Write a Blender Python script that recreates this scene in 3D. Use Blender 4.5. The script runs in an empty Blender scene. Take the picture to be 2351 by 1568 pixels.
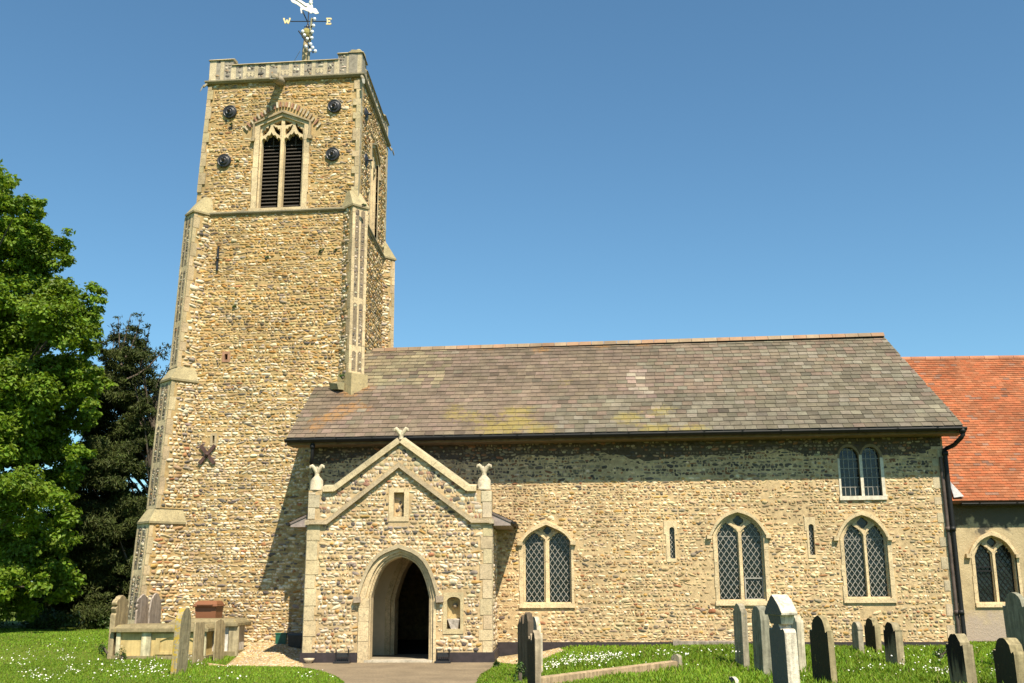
import bpy, math, random
import numpy as np
from math import sin, cos, tan, pi, radians, atan, sqrt
from mathutils import Vector, Matrix
from mathutils.geometry import delaunay_2d_cdt
random.seed(7); RNG = np.random.default_rng(7)
SC = bpy.context.scene; COL = SC.collection

# ------------------------------------------------------------------ camera
PW, PH, PF = 2351.0, 1568.0, 2400.0
TH, PS, RO, CZ = atan(566/2400), radians(2.2), radians(-.3), 1.6
RM = Matrix.Rotation(PS, 4, 'Z') @ Matrix.Rotation(pi/2+TH, 4, 'X') @ Matrix.Rotation(RO, 4, 'Z')
cam_d = bpy.data.cameras.new('camera'); cam = bpy.data.objects.new('camera', cam_d); COL.objects.link(cam)
cam.matrix_world = Matrix.Translation((0, 0, CZ)) @ RM
cam_d.sensor_width = 36; cam_d.lens = 36*PF/PW; cam_d.clip_start = .1; cam_d.clip_end = 3000
SC.camera = cam
# ------------------------------------------------------------------ light
SUN_E, SUN_A = radians(53), radians(25)          # elevation; azimuth from south towards east
w = bpy.data.worlds.new('World'); SC.world = w; w.use_nodes = True
nt = w.node_tree; nt.nodes.clear()
sky = nt.nodes.new('ShaderNodeTexSky'); sky.sky_type = 'NISHITA'; sky.sun_disc = False
sky.sun_elevation = SUN_E; sky.sun_rotation = pi - SUN_A
sky.air_density = 1.0; sky.dust_density = .3; sky.ozone_density = 2.0; sky.altitude = 0
bg = nt.nodes.new('ShaderNodeBackground'); bg.inputs[1].default_value = .086
wo = nt.nodes.new('ShaderNodeOutputWorld')
tnt = nt.nodes.new('ShaderNodeMix'); tnt.data_type = 'RGBA'; tnt.blend_type = 'MULTIPLY'; tnt.inputs[0].default_value = 1; tnt.inputs[7].default_value = (.70, .985, 1.02, 1)
nt.links.new(sky.outputs[0], tnt.inputs[6]); nt.links.new(tnt.outputs[2], bg.inputs[0]); nt.links.new(bg.outputs[0], wo.inputs[0])
sl = bpy.data.lights.new('sun', 'SUN'); sl.energy = 5.0; sl.angle = radians(.5); sl.color = (1, .89, .71)
so = bpy.data.objects.new('sun', sl); COL.objects.link(so)
sdir = Vector((sin(SUN_A)*cos(SUN_E), -cos(SUN_A)*cos(SUN_E), sin(SUN_E)))
so.rotation_euler = sdir.to_track_quat('Z', 'Y').to_euler(); so.location = (10, -10, 30)
SC.view_settings.view_transform = 'Standard'; SC.view_settings.look = 'None'
SC.view_settings.exposure = .78; SC.view_settings.gamma = 1

# ------------------------------------------------------------------ measuring
R3 = np.array(RM.to_3x3()); CAM = np.array([0, 0, CZ])
def ray(x, y): return R3 @ np.array([(x-PW/2)/PF, -(y-PH/2)/PF, -1.0])
def A(*a): return np.array(a, dtype=float)
class Pl:
    def __init__(s, O, U, V, N): s.O, s.U, s.V, s.N = [np.array(q, dtype=float) for q in (O, U, V, N)]
    def uv(s, x, y, d=0):
        M = np.stack([s.U, s.V, -ray(x, y)], 1)
        r = np.linalg.solve(M, CAM - s.O - s.N*d); return (r[0], r[1])
    def uvs(s, pts, d=0): return [s.uv(x, y, d) for x, y in pts]
    def p(s, u, v, d=0): return s.O + s.U*u + s.V*v + s.N*d
    def P(s, uvd):
        uvd = np.asarray(uvd, dtype=float)
        return s.O + uvd[..., 0:1]*s.U + uvd[..., 1:2]*s.V + uvd[..., 2:3]*s.N
    def at(s, x, y, d=0): return s.p(*s.uv(x, y, d), d)
    def shift(s, d): return Pl(s.O+s.N*d, s.U, s.V, s.N)
def wallplane(x0, y0, phi): return Pl((x0, y0, 0), (cos(phi), -sin(phi), 0), (0, 0, 1), (-sin(phi), -cos(phi), 0))
def quadplane(p00, p10, p01):
    p00, p10, p01 = map(np.array, (p00, p10, p01)); U = p10-p00; U = U/np.linalg.norm(U); V = p01-p00; V = V-U*(V@U); V = V/np.linalg.norm(V)
    return Pl(p00, U, V, np.cross(U, V))
def sst(x, a, b):
    t = np.clip((x-a)/(b-a), 0, 1); return t*t*(3-2*t)
def ground_z(x, y):
    x = np.asarray(x, float); y = np.asarray(y, float)
    e = .26*sst(x, -1.0, .5)*sst(y, 20.5, 24.6)
    wv = .23*sst(-x, 5.6, 7.0)*sst(y, 24.5, 27.6)
    return e + wv + .03*np.sin(x*.9+1)*np.sin(y*.7)*sst(np.abs(x+3.5), 2.2, 4)
def ground_pt(px, py):
    d = ray(px, py); z = 0.
    for _ in range(12):
        q = CAM + d*((z-CZ)/d[2]); z = float(ground_z(q[0], q[1]))
    return q

# ------------------------------------------------------------------ materials
def newmat(name):
    m = bpy.data.materials.new(name); m.use_nodes = True; n = m.node_tree; b = n.nodes['Principled BSDF']; return m, n, b
def nd(n, t, **kw):
    x = n.nodes.new(t)
    for k, v in kw.items(): setattr(x, k, v)
    return x
def noise(n, co, scale, detail=4, rough=.6):
    x = nd(n, 'ShaderNodeTexNoise'); x.inputs['Scale'].default_value = scale; x.inputs['Detail'].default_value = detail; x.inputs['Roughness'].default_value = rough
    if co is not None: n.links.new(co, x.inputs['Vector'])
    return x
def ramp(n, fac, stops):
    r = nd(n, 'ShaderNodeValToRGB'); e = r.color_ramp.elements
    while len(e) < len(stops): e.new(.5)
    for q, (p, c) in zip(e, stops): q.position = p; q.color = (*c, 1) if len(c) == 3 else c
    n.links.new(fac, r.inputs[0]); return r
def mix(n, fac, a, b, typ='MIX'):
    x = nd(n, 'ShaderNodeMix', data_type='RGBA', blend_type=typ)
    for s, v in ((0, fac), (6, a), (7, b)):
        if isinstance(v, (int, float)): x.inputs[s].default_value = v
        elif isinstance(v, tuple): x.inputs[s].default_value = (*v, 1)
        else: n.links.new(v, x.inputs[s])
    return x.outputs[2]
def bump(n, b, h, strength=.4, dist=.02):
    x = nd(n, 'ShaderNodeBump'); x.inputs['Strength'].default_value = strength; x.inputs['Distance'].default_value = dist
    n.links.new(h, x.inputs['Height']); n.links.new(x.outputs[0], b.inputs['Normal'])
def pos(n): return nd(n, 'ShaderNodeNewGeometry').outputs['Position']
def attr_mat(name, rough=.85, var=(.72, 1.2), sc1=9, sc2=60, bstr=.5, bdist=.01, spec=.25, spots=None):
    """colour from the mesh's own 'tint' attribute, mottled by two noises"""
    m, n, b = newmat(name); co = pos(n)
    a = nd(n, 'ShaderNodeAttribute', attribute_name='tint')
    n1 = noise(n, co, sc1); n2 = noise(n, co, sc2, 3); n0 = noise(n, co, .75, 5, .65)
    r1 = ramp(n, n1.outputs[0], [(.3, (var[0],)*3), (.7, (var[1],)*3)]); r2 = ramp(n, n2.outputs[0], [(.3, (.78,)*3), (.7, (1.16,)*3)])
    c = mix(n, 1., a.outputs[0], r1.outputs[0], 'MULTIPLY'); c = mix(n, 1., c, r2.outputs[0], 'MULTIPLY'); c = mix(n, 1., c, ramp(n, n0.outputs[0], [(.32, (.78, .77, .75)), (.66, (1.12, 1.1, 1.06))]).outputs[0], 'MULTIPLY')
    if spots:
        n3 = noise(n, co, 13, 8, .8); c = mix(n, ramp(n, n3.outputs[0], [(.53, (0, 0, 0)), (.62, (spots,)*3)]).outputs[0], c, (.16, .14, .10))
    n.links.new(c, b.inputs['Base Color']); b.inputs['Roughness'].default_value = rough; b.inputs['Specular IOR Level'].default_value = spec
    bump(n, b, n2.outputs[0], bstr, bdist); return m
def plain(name, c, rough=.6, metal=0., sc=12, var=.25, bstr=.15, spec=.5):
    m, n, b = newmat(name); co = pos(n); n1 = noise(n, co, sc, 5)
    r = ramp(n, n1.outputs[0], [(.3, tuple(x*(1-var) for x in c)), (.7, tuple(x*(1+var) for x in c))])
    n.links.new(r.outputs[0], b.inputs['Base Color']); b.inputs['Roughness'].default_value = rough; b.inputs['Metallic'].default_value = metal
    b.inputs['Specular IOR Level'].default_value = spec
    bump(n, b, n1.outputs[0], bstr, .01); return m
M_ST = attr_mat('flint_masonry', .8)
M_LS = attr_mat('dressed_stone', .9, (.8, 1.1), 5, 40, .5, .012, spots=.6)
M_IRON = plain('black_iron', (.022, .022, .024), .4)
M_GUT = plain('gutter_paint', (.010, .010, .010), .55, spec=.3)
M_GLASS = plain('old_glass', (.010, .014, .013), .08, 0, 7, .5, .8, .4)
M_LEAD = plain('lead_came', (.30, .285, .25), .6, 0, 20, .2)
M_WHITEP = plain('white_frame_paint', (.58, .52, .41), .6)
M_WOODS = plain('weathered_board', (.38, .28, .17), .8, 0, 14, .3, .3)
M_LOUV = plain('louvre_board', (.055, .045, .035), .8)
M_DARK = plain('dark_interior', (.02, .018, .016), .95)
M_PLAST = plain('old_plaster', (.58, .47, .31), .95, 0, 3, .12, .1)
M_TAR = plain('tarred_plinth', (.028, .02, .022), .7, 0, 10, .35, .3)
M_PAINTW = plain('vane_white_paint', (.8, .78, .7), .5, 0, 10, .08)
M_GOLD = plain('letter_gilding', (.8, .62, .3), .5, 0, 10, .08)

# slates: tint per slate + lichen weight
def slate_mat():
    m, n, b = newmat('weathered_slate'); co = pos(n)
    a = nd(n, 'ShaderNodeAttribute', attribute_name='tint'); n1 = noise(n, co, 3, 6); n2 = noise(n, co, 38, 5, .7); n3 = noise(n, co, 7, 9, .85)
    c = mix(n, 1., a.outputs[0], ramp(n, n1.outputs[0], [(.3, (.72,)*3), (.7, (1.2,)*3)]).outputs[0], 'MULTIPLY')
    c = mix(n, 1., c, ramp(n, n2.outputs[0], [(.32, (.68,)*3), (.7, (1.28,)*3)]).outputs[0], 'MULTIPLY')
    grey = ramp(n, n3.outputs[0], [(.56, (0, 0, 0)), (.66, (.45, .45, .45))])
    c = mix(n, grey.outputs[0], c, (.17, .155, .1))
    L = nd(n, 'ShaderNodeAttribute', attribute_name='lichen'); mm = nd(n, 'ShaderNodeMath', operation='MULTIPLY_ADD')
    n.links.new(n3.outputs[0], mm.inputs[0]); mm.inputs[1].default_value = 1.6
    s = nd(n, 'ShaderNodeSeparateColor'); n.links.new(L.outputs[0], s.inputs[0]); n.links.new(s.outputs[0], mm.inputs[2])
    f = ramp(n, mm.outputs[0], [(1.25/1.0 if False else .98, (0, 0, 0)), (1., (1, 1, 1))])
    mp = nd(n, 'ShaderNodeMapRange'); n.links.new(mm.outputs[0], mp.inputs[0]); mp.inputs[1].default_value = 1.22; mp.inputs[2].default_value = 1.5; mp.inputs[4].default_value = .7
    lc = mix(n, s.outputs[1], (.27, .21, .045), (.34, .16, .035))
    c = mix(n, mp.outputs[0], c, lc)
    n.links.new(c, b.inputs['Base Color']); b.inputs['Roughness'].default_value = .7; b.inputs['Specular IOR Level'].default_value = .3
    bump(n, b, n2.outputs[0], .4, .008); return m
M_SLATE = slate_mat()
M_TILE = attr_mat('clay_tile', .85, (.8, 1.15), 1.6, 50, .4, .008)

# ------------------------------------------------------------------ mesh building
class MB:
    def __init__(s): s.v = []; s.f = []; s.n = 0
    def add(s, V, F, mat=0, tint=(.5, .5, .5), smooth=False, lich=None):
        V = np.asarray(V, float).reshape(-1, 3)
        groups = {}
        if isinstance(F, np.ndarray): groups[F.shape[1]] = (F, None)
        else:
            for i, q in enumerate(F): groups.setdefault(len(q), ([], []))[0].append(q); groups[len(q)][1].append(i)
        tint = np.asarray(tint, float)
        for k, (fa, idx) in groups.items():
            fa = np.asarray(fa, dtype=np.int64)
            t = tint if tint.ndim == 1 else (tint if idx is None else tint[idx])
            t = np.broadcast_to(t, (len(fa), 3))
            l = np.zeros((len(fa), 3)) if lich is None else np.broadcast_to(lich, (len(fa), 3))
            s.f.append((fa+s.n, np.full(len(fa), mat), t, np.full(len(fa), smooth), l))
        s.v.append(V); s.n += len(V); return s
    def build(s, name, mats, parent=None, org=None, lichen=False):
        V = np.concatenate(s.v); o = org if org is not None else (ORG.get(parent.name, A(0, 0, 0)) if parent else A(0, 0, 0))
        me = bpy.data.meshes.new(name); me.vertices.add(len(V)); me.vertices.foreach_set('co', (V-o).astype(np.float32).ravel())
        lt = np.concatenate([np.full(len(f[0]), f[0].shape[1]) for f in s.f]); lv = np.concatenate([f[0].ravel() for f in s.f])
        me.loops.add(len(lv)); me.loops.foreach_set('vertex_index', lv.astype(np.int32))
        me.polygons.add(len(lt)); ls = np.concatenate([[0], np.cumsum(lt)[:-1]])
        me.polygons.foreach_set('loop_start', ls.astype(np.int32)); me.polygons.foreach_set('loop_total', lt.astype(np.int32))
        me.polygons.foreach_set('material_index', np.concatenate([f[1] for f in s.f]).astype(np.int32))
        me.polygons.foreach_set('use_smooth', np.concatenate([f[3] for f in s.f]))
        def ca(nm, k):
            at = me.attributes.new(nm, 'FLOAT_COLOR', 'CORNER'); t = np.concatenate([f[k] for f in s.f]); t = np.repeat(t, lt, axis=0)
            at.data.foreach_set('color', np.concatenate([t, np.ones((len(t), 1))], 1).astype(np.float32).ravel())
        ca('tint', 2)
        if lichen: ca('lichen', 4)
        me.update(calc_edges=True); me.validate()
        ob = bpy.data.objects.new(name, me); COL.objects.link(ob)
        for m in (mats if isinstance(mats, (list, tuple)) else [mats]): me.materials.append(m)
        if parent: ob.parent = parent; ORG[ob.name] = o
        else: ob.location = o; ORG[ob.name] = o
        return ob
ORG = {}
def tag(o, label=None, cat=None, group=None, kind=None):
    for k, v in (('label', label), ('category', cat), ('group', group), ('kind', kind)):
        if v: o[k] = v
    return o
def root(name, loc, label, cat, group=None):
    o = bpy.data.objects.new(name, None); COL.objects.link(o); o.location = loc; o.empty_display_size = .2; ORG[o.name] = np.array(loc, float)
    return tag(o, label, cat, group)

BOXF = [(0, 3, 2, 1), (4, 5, 6, 7), (0, 1, 5, 4), (1, 2, 6, 5), (2, 3, 7, 6), (3, 0, 4, 7)]
def hexa(mb, b4, t4, mat=0, tint=(.5,)*3): mb.add(np.array(list(b4)+list(t4)), BOXF, mat, tint)
def box(mb, c, s, rz=0, mat=0, tint=(.5,)*3, jit=0):
    c = np.array(c, float); h = np.array(s, float)/2; q = np.array([(-1, -1, -1), (1, -1, -1), (1, 1, -1), (-1, 1, -1), (-1, -1, 1), (1, -1, 1), (1, 1, 1), (-1, 1, 1)])*h
    if jit: q = q + RNG.uniform(-jit, jit, q.shape)
    R = np.array([[cos(rz), -sin(rz), 0], [sin(rz), cos(rz), 0], [0, 0, 1]]); mb.add(q@R.T+c, BOXF, mat, tint)
def pbox(mb, pl, u0, u1, v0, v1, d0, d1, mat=0, tint=(.5,)*3, jit=0):
    """box in wall coordinates, d0 back, d1 front"""
    q = A(*[0]*24).reshape(8, 3); q[:] = [(u0, v0, d0), (u1, v0, d0), (u1, v1, d0), (u0, v1, d0), (u0, v0, d1), (u1, v0, d1), (u1, v1, d1), (u0, v1, d1)]
    if jit: q = q + RNG.uniform(-jit, jit, q.shape)
    mb.add(pl.P(q), BOXF, mat, tint)
def tube(mb, pts, r, n=8, mat=0, tint=(.5,)*3, cap=True, smooth=True):
    pts = np.array(pts, float); m = len(pts); rs = np.broadcast_to(np.asarray(r, float), (m,))
    T = np.gradient(pts, axis=0); T /= np.linalg.norm(T, axis=1)[:, None]+1e-9
    ref = A(0, 0, 1) if abs(T[0, 2]) < .9 else A(1, 0, 0); V = []
    a = np.linspace(0, 2*pi, n, endpoint=False)
    for i in range(m):
        x = np.cross(T[i], ref); x /= np.linalg.norm(x)+1e-9; y = np.cross(T[i], x)
        V.append(pts[i] + rs[i]*(np.cos(a)[:, None]*x + np.sin(a)[:, None]*y))
    F = [(i*n+j, i*n+(j+1) % n, (i+1)*n+(j+1) % n, (i+1)*n+j) for i in range(m-1) for j in range(n)]
    mb.add(np.concatenate(V), F, mat, tint, smooth)
    if cap: mb.add(V[0], [tuple(range(n))], mat, tint); mb.add(V[-1], [tuple(range(n))], mat, tint)
def lathe(mb, c, prof, n=12, mat=0, tint=(.5,)*3, ax=None, smooth=True):
    """prof: (radius, height) up the axis"""
    c = np.array(c, float); z = A(0, 0, 1) if ax is None else np.array(ax, float); x = np.cross(z, A(0, 1, .3)); x /= np.linalg.norm(x); y = np.cross(z, x)
    a = np.linspace(0, 2*pi, n, endpoint=False); V = [c+z*h+r*(np.cos(a)[:, None]*x+np.sin(a)[:, None]*y) for r, h in prof]
    F = [(i*n+j, i*n+(j+1) % n, (i+1)*n+(j+1) % n, (i+1)*n+j) for i in range(len(prof)-1) for j in range(n)]
    mb.add(np.concatenate(V), F, mat, tint, smooth)
    mb.add(V[0], [tuple(range(n))], mat, tint); mb.add(V[-1], [tuple(range(n))], mat, tint)
def area(p): p = np.array(p); return .5*np.sum(p[:, 0]*np.roll(p[:, 1], -1)-np.roll(p[:, 0], -1)*p[:, 1])
def slab(mb, pl, outer, holes, d0, d1, mat=0, tint=(.5,)*3, back=True):
    """polygon with holes, front at d0, extruded back to d1"""
    loops = [list(outer)]+[list(h) for h in holes]; vin = [Vector(q) for L in loops for q in L]; ed = []; k0 = 0
    for L in loops: ed += [(k0+i, k0+(i+1) % len(L)) for i in range(len(L))]; k0 += len(L)
    r = delaunay_2d_cdt(vin, ed, [], 0, 1e-6); flat = np.array([tuple(q) for q in r[0]]); n = len(flat)
    T = np.array([t if area(flat[list(t)]) > 0 else t[::-1] for t in r[2]]); cen = flat[T].mean(1); ok = inpoly(cen, outer)
    for h in holes: ok &= ~inpoly(cen, h)
    F = [tuple(t) for t in T[ok]]
    for d in ((d0, d1) if back else (d0,)):
        mb.add(pl.P(np.concatenate([flat, np.full((n, 1), d)], 1)), F if d == d0 else [f[::-1] for f in F], mat, tint)
    for L in loops:
        k = len(L); L = np.array(L); V = np.concatenate([np.c_[L, np.full(k, d0)], np.c_[L, np.full(k, d1)]])
        mb.add(pl.P(V), [(i, i+k, (i+1) % k+k, (i+1) % k) for i in range(k)], mat, tint)
def inpoly(P, poly):
    x, y = P[:, 0], P[:, 1]; r = np.zeros(len(P), bool); q = np.array(poly); k = len(q)
    for i in range(k):
        (x1, y1), (x2, y2) = q[i], q[(i+1) % k]
        if y1 == y2: continue
        c = ((y1 > y) != (y2 > y)) & (x < (x2-x1)*(y-y1)/(y2-y1)+x1); r ^= c
    return r
def clipseg(p, q, poly):
    """pieces of the line p-q inside poly"""
    p = np.array(p); q = np.array(q); ts = [0., 1.]; P = np.array(poly); k = len(P)
    for i in range(k):
        a, b = P[i], P[(i+1) % k]; M = np.array([q-p, a-b]).T
        if abs(np.linalg.det(M)) < 1e-12: continue
        t, s = np.linalg.solve(M, a-p)
        if 0 < t < 1 and 0 <= s <= 1: ts.append(t)
    ts.sort(); out = []
    for a, b in zip(ts, ts[1:]):
        m = p+(q-p)*(a+b)/2
        if b-a > 1e-4 and inpoly(m[None], poly)[0]: out.append((p+(q-p)*a, p+(q-p)*b))
    return out

# ---- flint walling: every stone is a small dome set in the mortar
CREAM = [((0.608, 0.5, 0.346), 6), ((0.689, 0.602, 0.467), 4), ((0.476, 0.356, 0.212), 4), ((0.385, 0.265, 0.134), 2.4), ((0.426, 0.255, 0.089), 1), ((0.263, 0.214, 0.178), 1.8), ((0.132, 0.112, 0.101), 1.2), ((0.385, 0.183, 0.089), 0.4)]
OCHRE = [((0.494, 0.334, 0.146), 6), ((0.591, 0.438, 0.237), 4), ((0.42, 0.261, 0.098), 5), ((0.678, 0.563, 0.389), 1.6), ((0.323, 0.22, 0.119), 2.6), ((0.182, 0.136, 0.092), 1.8), ((0.409, 0.22, 0.059), 2), ((0.333, 0.272, 0.206), 1.2)]
NAVEP = [((0.616, 0.475, 0.286), 5), ((0.717, 0.583, 0.392), 3), ((0.482, 0.346, 0.191), 4), ((0.347, 0.227, 0.117), 3), ((0.448, 0.27, 0.095), 1.5), ((0.291, 0.227, 0.159), 1.2), ((0.146, 0.119, 0.09), 0.5), ((0.336, 0.151, 0.074), 0.5)]
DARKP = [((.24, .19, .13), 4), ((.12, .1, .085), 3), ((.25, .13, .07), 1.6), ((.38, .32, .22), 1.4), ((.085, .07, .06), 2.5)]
KNAP = [((.13, .11, .095), 4), ((.24, .2, .16), 3.5), ((.50, .43, .33), 3), ((.32, .23, .14), 2), ((.62, .55, .43), 2), ((.08, .07, .065), 1.5)]
K = 9
def stones(mb, pl, outer, holes=(), d=0., rowh=.088, wm=.14, pal=CREAM, relief=.03, gap=.014, hvar=.25, palf=None, mat=0, skip=.0, grow=1.1, thin=None):
    o = np.array(outer); u0, v0 = o.min(0); u1, v1 = o.max(0); S = []; v = v0+rowh*.3; r = 0
    while v < v1:
        rh = rowh*RNG.uniform(.8, 1.25); u = u0-RNG.uniform(0, wm); ph = RNG.uniform(0, 6)
        while u < u1:
            wd = wm*np.clip(RNG.lognormal(-.1, .45), .38, 2.3); hh = rh*RNG.uniform(1-hvar, 1+hvar*.8)
            if RNG.random() > skip: S.append((u+wd/2, v+rh/2+.02*sin(u*1.7+ph)+.018*sin(u*.45+v*.8)+RNG.uniform(-.012, .012), wd-gap, hh-gap*.8, RNG.normal(0, .17)))
            u += wd
        v += rh
    # an occasional big cobble, dropped over the courses
    for _ in range(int((u1-u0)*(v1-v0)*.8)): S.append((RNG.uniform(u0, u1), RNG.uniform(v0, v1), wm*RNG.uniform(1.3, 2.1), rowh*RNG.uniform(1.2, 1.7), RNG.normal(0, .15)))
    S = np.array(S); m = np.ones(len(S), bool)
    for du, dv in ((0, 0), (.42, 0), (-.42, 0), (0, .42), (0, -.42)):
        Q = np.c_[S[:, 0]+S[:, 2]*du, S[:, 1]+S[:, 3]*dv]; m &= inpoly(Q, outer)
        for h in holes: m &= ~inpoly(Q, h)
    if thin is not None: m &= RNG.random(len(S)) > thin(S[:, 0], S[:, 1])
    S = S[m]; n = len(S)
    if n == 0: return
    def pick(p, k):
        c = np.array([q[0] for q in p]); ww = np.array([q[1] for q in p], float); return c[RNG.choice(len(p), k, p=ww/ww.sum())]
    C = pick(pal, n)
    if palf is not None:
        for pf, fn in palf:
            wt = fn(S[:, 0], S[:, 1]); mm = RNG.random(n) < wt; C[mm] = pick(pf, mm.sum())
    C = C*RNG.uniform(.8, 1.18, (n, 1))*RNG.uniform(.94, 1.06, (n, 3))
    a = np.linspace(0, 2*pi, K, endpoint=False); ca, sa = np.cos(a), np.sin(a)
    bx = np.sign(ca)*np.abs(ca)**.8; by = np.sign(sa)*np.abs(sa)**.8
    jr = RNG.uniform(.74, 1.16, (n, K)); hgt = relief*RNG.uniform(.55, 1.3, (n, 1))*np.clip(S[:, 3:4]/.08, .6, 1.5)
    V = np.zeros((n, 2*K+1, 3)); tl = RNG.uniform(-.2, .2, (n, 2))
    for ring, (rr, dd) in enumerate(((1., -.004), (.74, .78))):
        x = bx*jr*rr*S[:, 2:3]/2*grow; y = by*jr*rr*S[:, 3:4]/2*grow; cs, sn = np.cos(S[:, 4:5]), np.sin(S[:, 4:5])
        V[:, ring*K:(ring+1)*K, 0] = S[:, 0:1]+x*cs-y*sn; V[:, ring*K:(ring+1)*K, 1] = S[:, 1:2]+x*sn+y*cs
        V[:, ring*K:(ring+1)*K, 2] = d+(-.004 if ring == 0 else hgt*.8*(1+RNG.uniform(-.3, .3, (n, K))))
    V[:, 2*K, 0] = S[:, 0]+tl[:, 0]*S[:, 2]*.5; V[:, 2*K, 1] = S[:, 1]+tl[:, 1]*S[:, 3]*.5; V[:, 2*K, 2] = d+hgt[:, 0]
    base = (np.arange(n)*(2*K+1))[:, None, None]; j = np.arange(K); j2 = (j+1) % K
    Fq = (np.stack([j, j2, K+j2, K+j], 1)[None]+base).reshape(-1, 4); Ft = (np.stack([K+j, K+j2, np.full(K, 2*K)], 1)[None]+base).reshape(-1, 3)
    VV = pl.P(V.reshape(-1, 3)); nb = mb.n
    mb.v.append(VV); mb.n += len(VV)
    for F in (Fq, Ft):
        t = np.repeat(C, K, axis=0); mb.f.append((F+nb, np.full(len(F), mat), t, np.ones(len(F), bool), np.zeros((len(F), 3))))
def quoins(mb, pl, edge0, edge1, side, wide=.34, nar=.2, h=(.22, .36), d=.012, tint=(.52, .44, .3), back=-.1):
    """dressed corner blocks up the line edge0-edge1 (u,v), reaching to `side` (+1/-1)"""
    (ua, va), (ub, vb) = edge0, edge1; v = va; k = 0; out = []
    while v < vb-.05:
        hh = min(RNG.uniform(*h), vb-v); ww = (wide if k % 2 else nar)*RNG.uniform(.88, 1.12)
        f = lambda z: ua+(ub-ua)*(z-va)/(vb-va)
        a0, a1 = f(v), f(v+hh-.012); t = np.array(tint)*RNG.uniform(.86, 1.12)*RNG.uniform(.97, 1.03, 3)
        q = [(a0, v, 0), (a0+side*ww, v, 0), (a1+side*ww, v+hh-.012, 0), (a1, v+hh-.012, 0)]
        B = np.array([(x, y, back) for x, y, _ in q]+[(x, y, d+RNG.uniform(-.004, .008)) for x, y, _ in q])
        mb.add(pl.P(B), BOXF, 1, t); out.append((min(a0, a0+side*ww)-.0, max(a0, a0+side*ww)+.0, v, v+hh)); v += hh; k += 1
    return [[(x0, y0), (x1, y0), (x1, y1), (x0, y1)] for x0, x1, y0, y1 in out]
LIME = (.62, .495, .31); MORT = (.53, .395, .225); MORT_T = (.44, .315, .15)
def arch(uL, uR, vs, va, a=.5, p=3.2, n=10):
    """pointed arch from left spring over the apex to right spring"""
    c, h = (uL+uR)/2, (uR-uL)/2; xs = -np.cos(np.linspace(0, pi/2, n)); xs = np.concatenate([xs, -xs[::-1][1:]])
    return [(c+h*x, vs+(va-vs)*(1-a*abs(x)-(1-a)*abs(x)**p)) for x in xs]
def opening(uL, uR, vb, vs, va, **k): return [(uL, vb)]+arch(uL, uR, vs, va, **k)+[(uR, vb)]
def band(mb, pl, c0, c1, d0, d1, mat=0, tint=LIME):
    """moulded strip between two polylines c0 (inner) and c1 (outer), d0 front to d1 back"""
    n = len(c0); a = np.array(c0); b = np.array(c1)
    V = np.concatenate([np.c_[a, np.full(n, d0)], np.c_[b, np.full(n, d0)], np.c_[a, np.full(n, d1)], np.c_[b, np.full(n, d1)]]); F = []
    for i in range(n-1): F += [(i, i+1, n+i+1, n+i), (i, 2*n+i, 2*n+i+1, i+1), (n+i, n+i+1, 3*n+i+1, 3*n+i)]
    F += [(0, n, 3*n, 2*n), (n-1, 2*n-1, 4*n-1, 3*n-1)]; mb.add(pl.P(V), F, mat, tint)

# ================================================================== THE CHURCH
S2 = sqrt(.5)
NV = wallplane(-.888, 26.007, radians(3.4)); TW = NV.shift(-1.7)
EA = Pl((-5.475, 27.98, 0), (0, 1, 0), (0, 0, 1), (1, 0, 0)); PO = wallplane(-3.5, 24.02, 0); CH = wallplane(10, 26.5, 0)
church = root('church', (-3.5, 26, 0), 'old flint parish church with square tower, gabled porch, slate nave roof and orange tiled chancel', 'church')
def part(mb, name, mats=None, parent=church, label=None, **k):
    o = mb.build(name, mats or [M_ST, M_LS], parent, **k)
    if label: o['label'] = label
    return o
def rect(pl, x0, x1, y0, y1, d=0):
    u0, v1 = pl.uv(x0, (y0+y1)/2, d)[0], pl.uv((x0+x1)/2, y0, d)[1]; u1, v0 = pl.uv(x1, (y0+y1)/2, d)[0], pl.uv((x0+x1)/2, y1, d)[1]
    return u0, u1, v0, v1
def rpoly(u0, u1, v0, v1): return [(u0, v0), (u1, v0), (u1, v1), (u0, v1)]
def qwall(mb, p00, p10, p11, p01, **k):
    pl = quadplane(p00, p10, p01); q = [tuple((np.array(p)-pl.O) @ np.stack([pl.U, pl.V], 1)) for p in (p00, p10, p11, p01)]
    mb.add([p00, p10, p11, p01], [(0, 1, 2, 3)], 0, k.pop('mort', MORT)); stones(mb, pl, q, **k); return pl, q

def grow(poly, k):
    p = np.array(poly); c = p.mean(0); return [tuple(c+(q-c)*k) for q in p]
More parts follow.
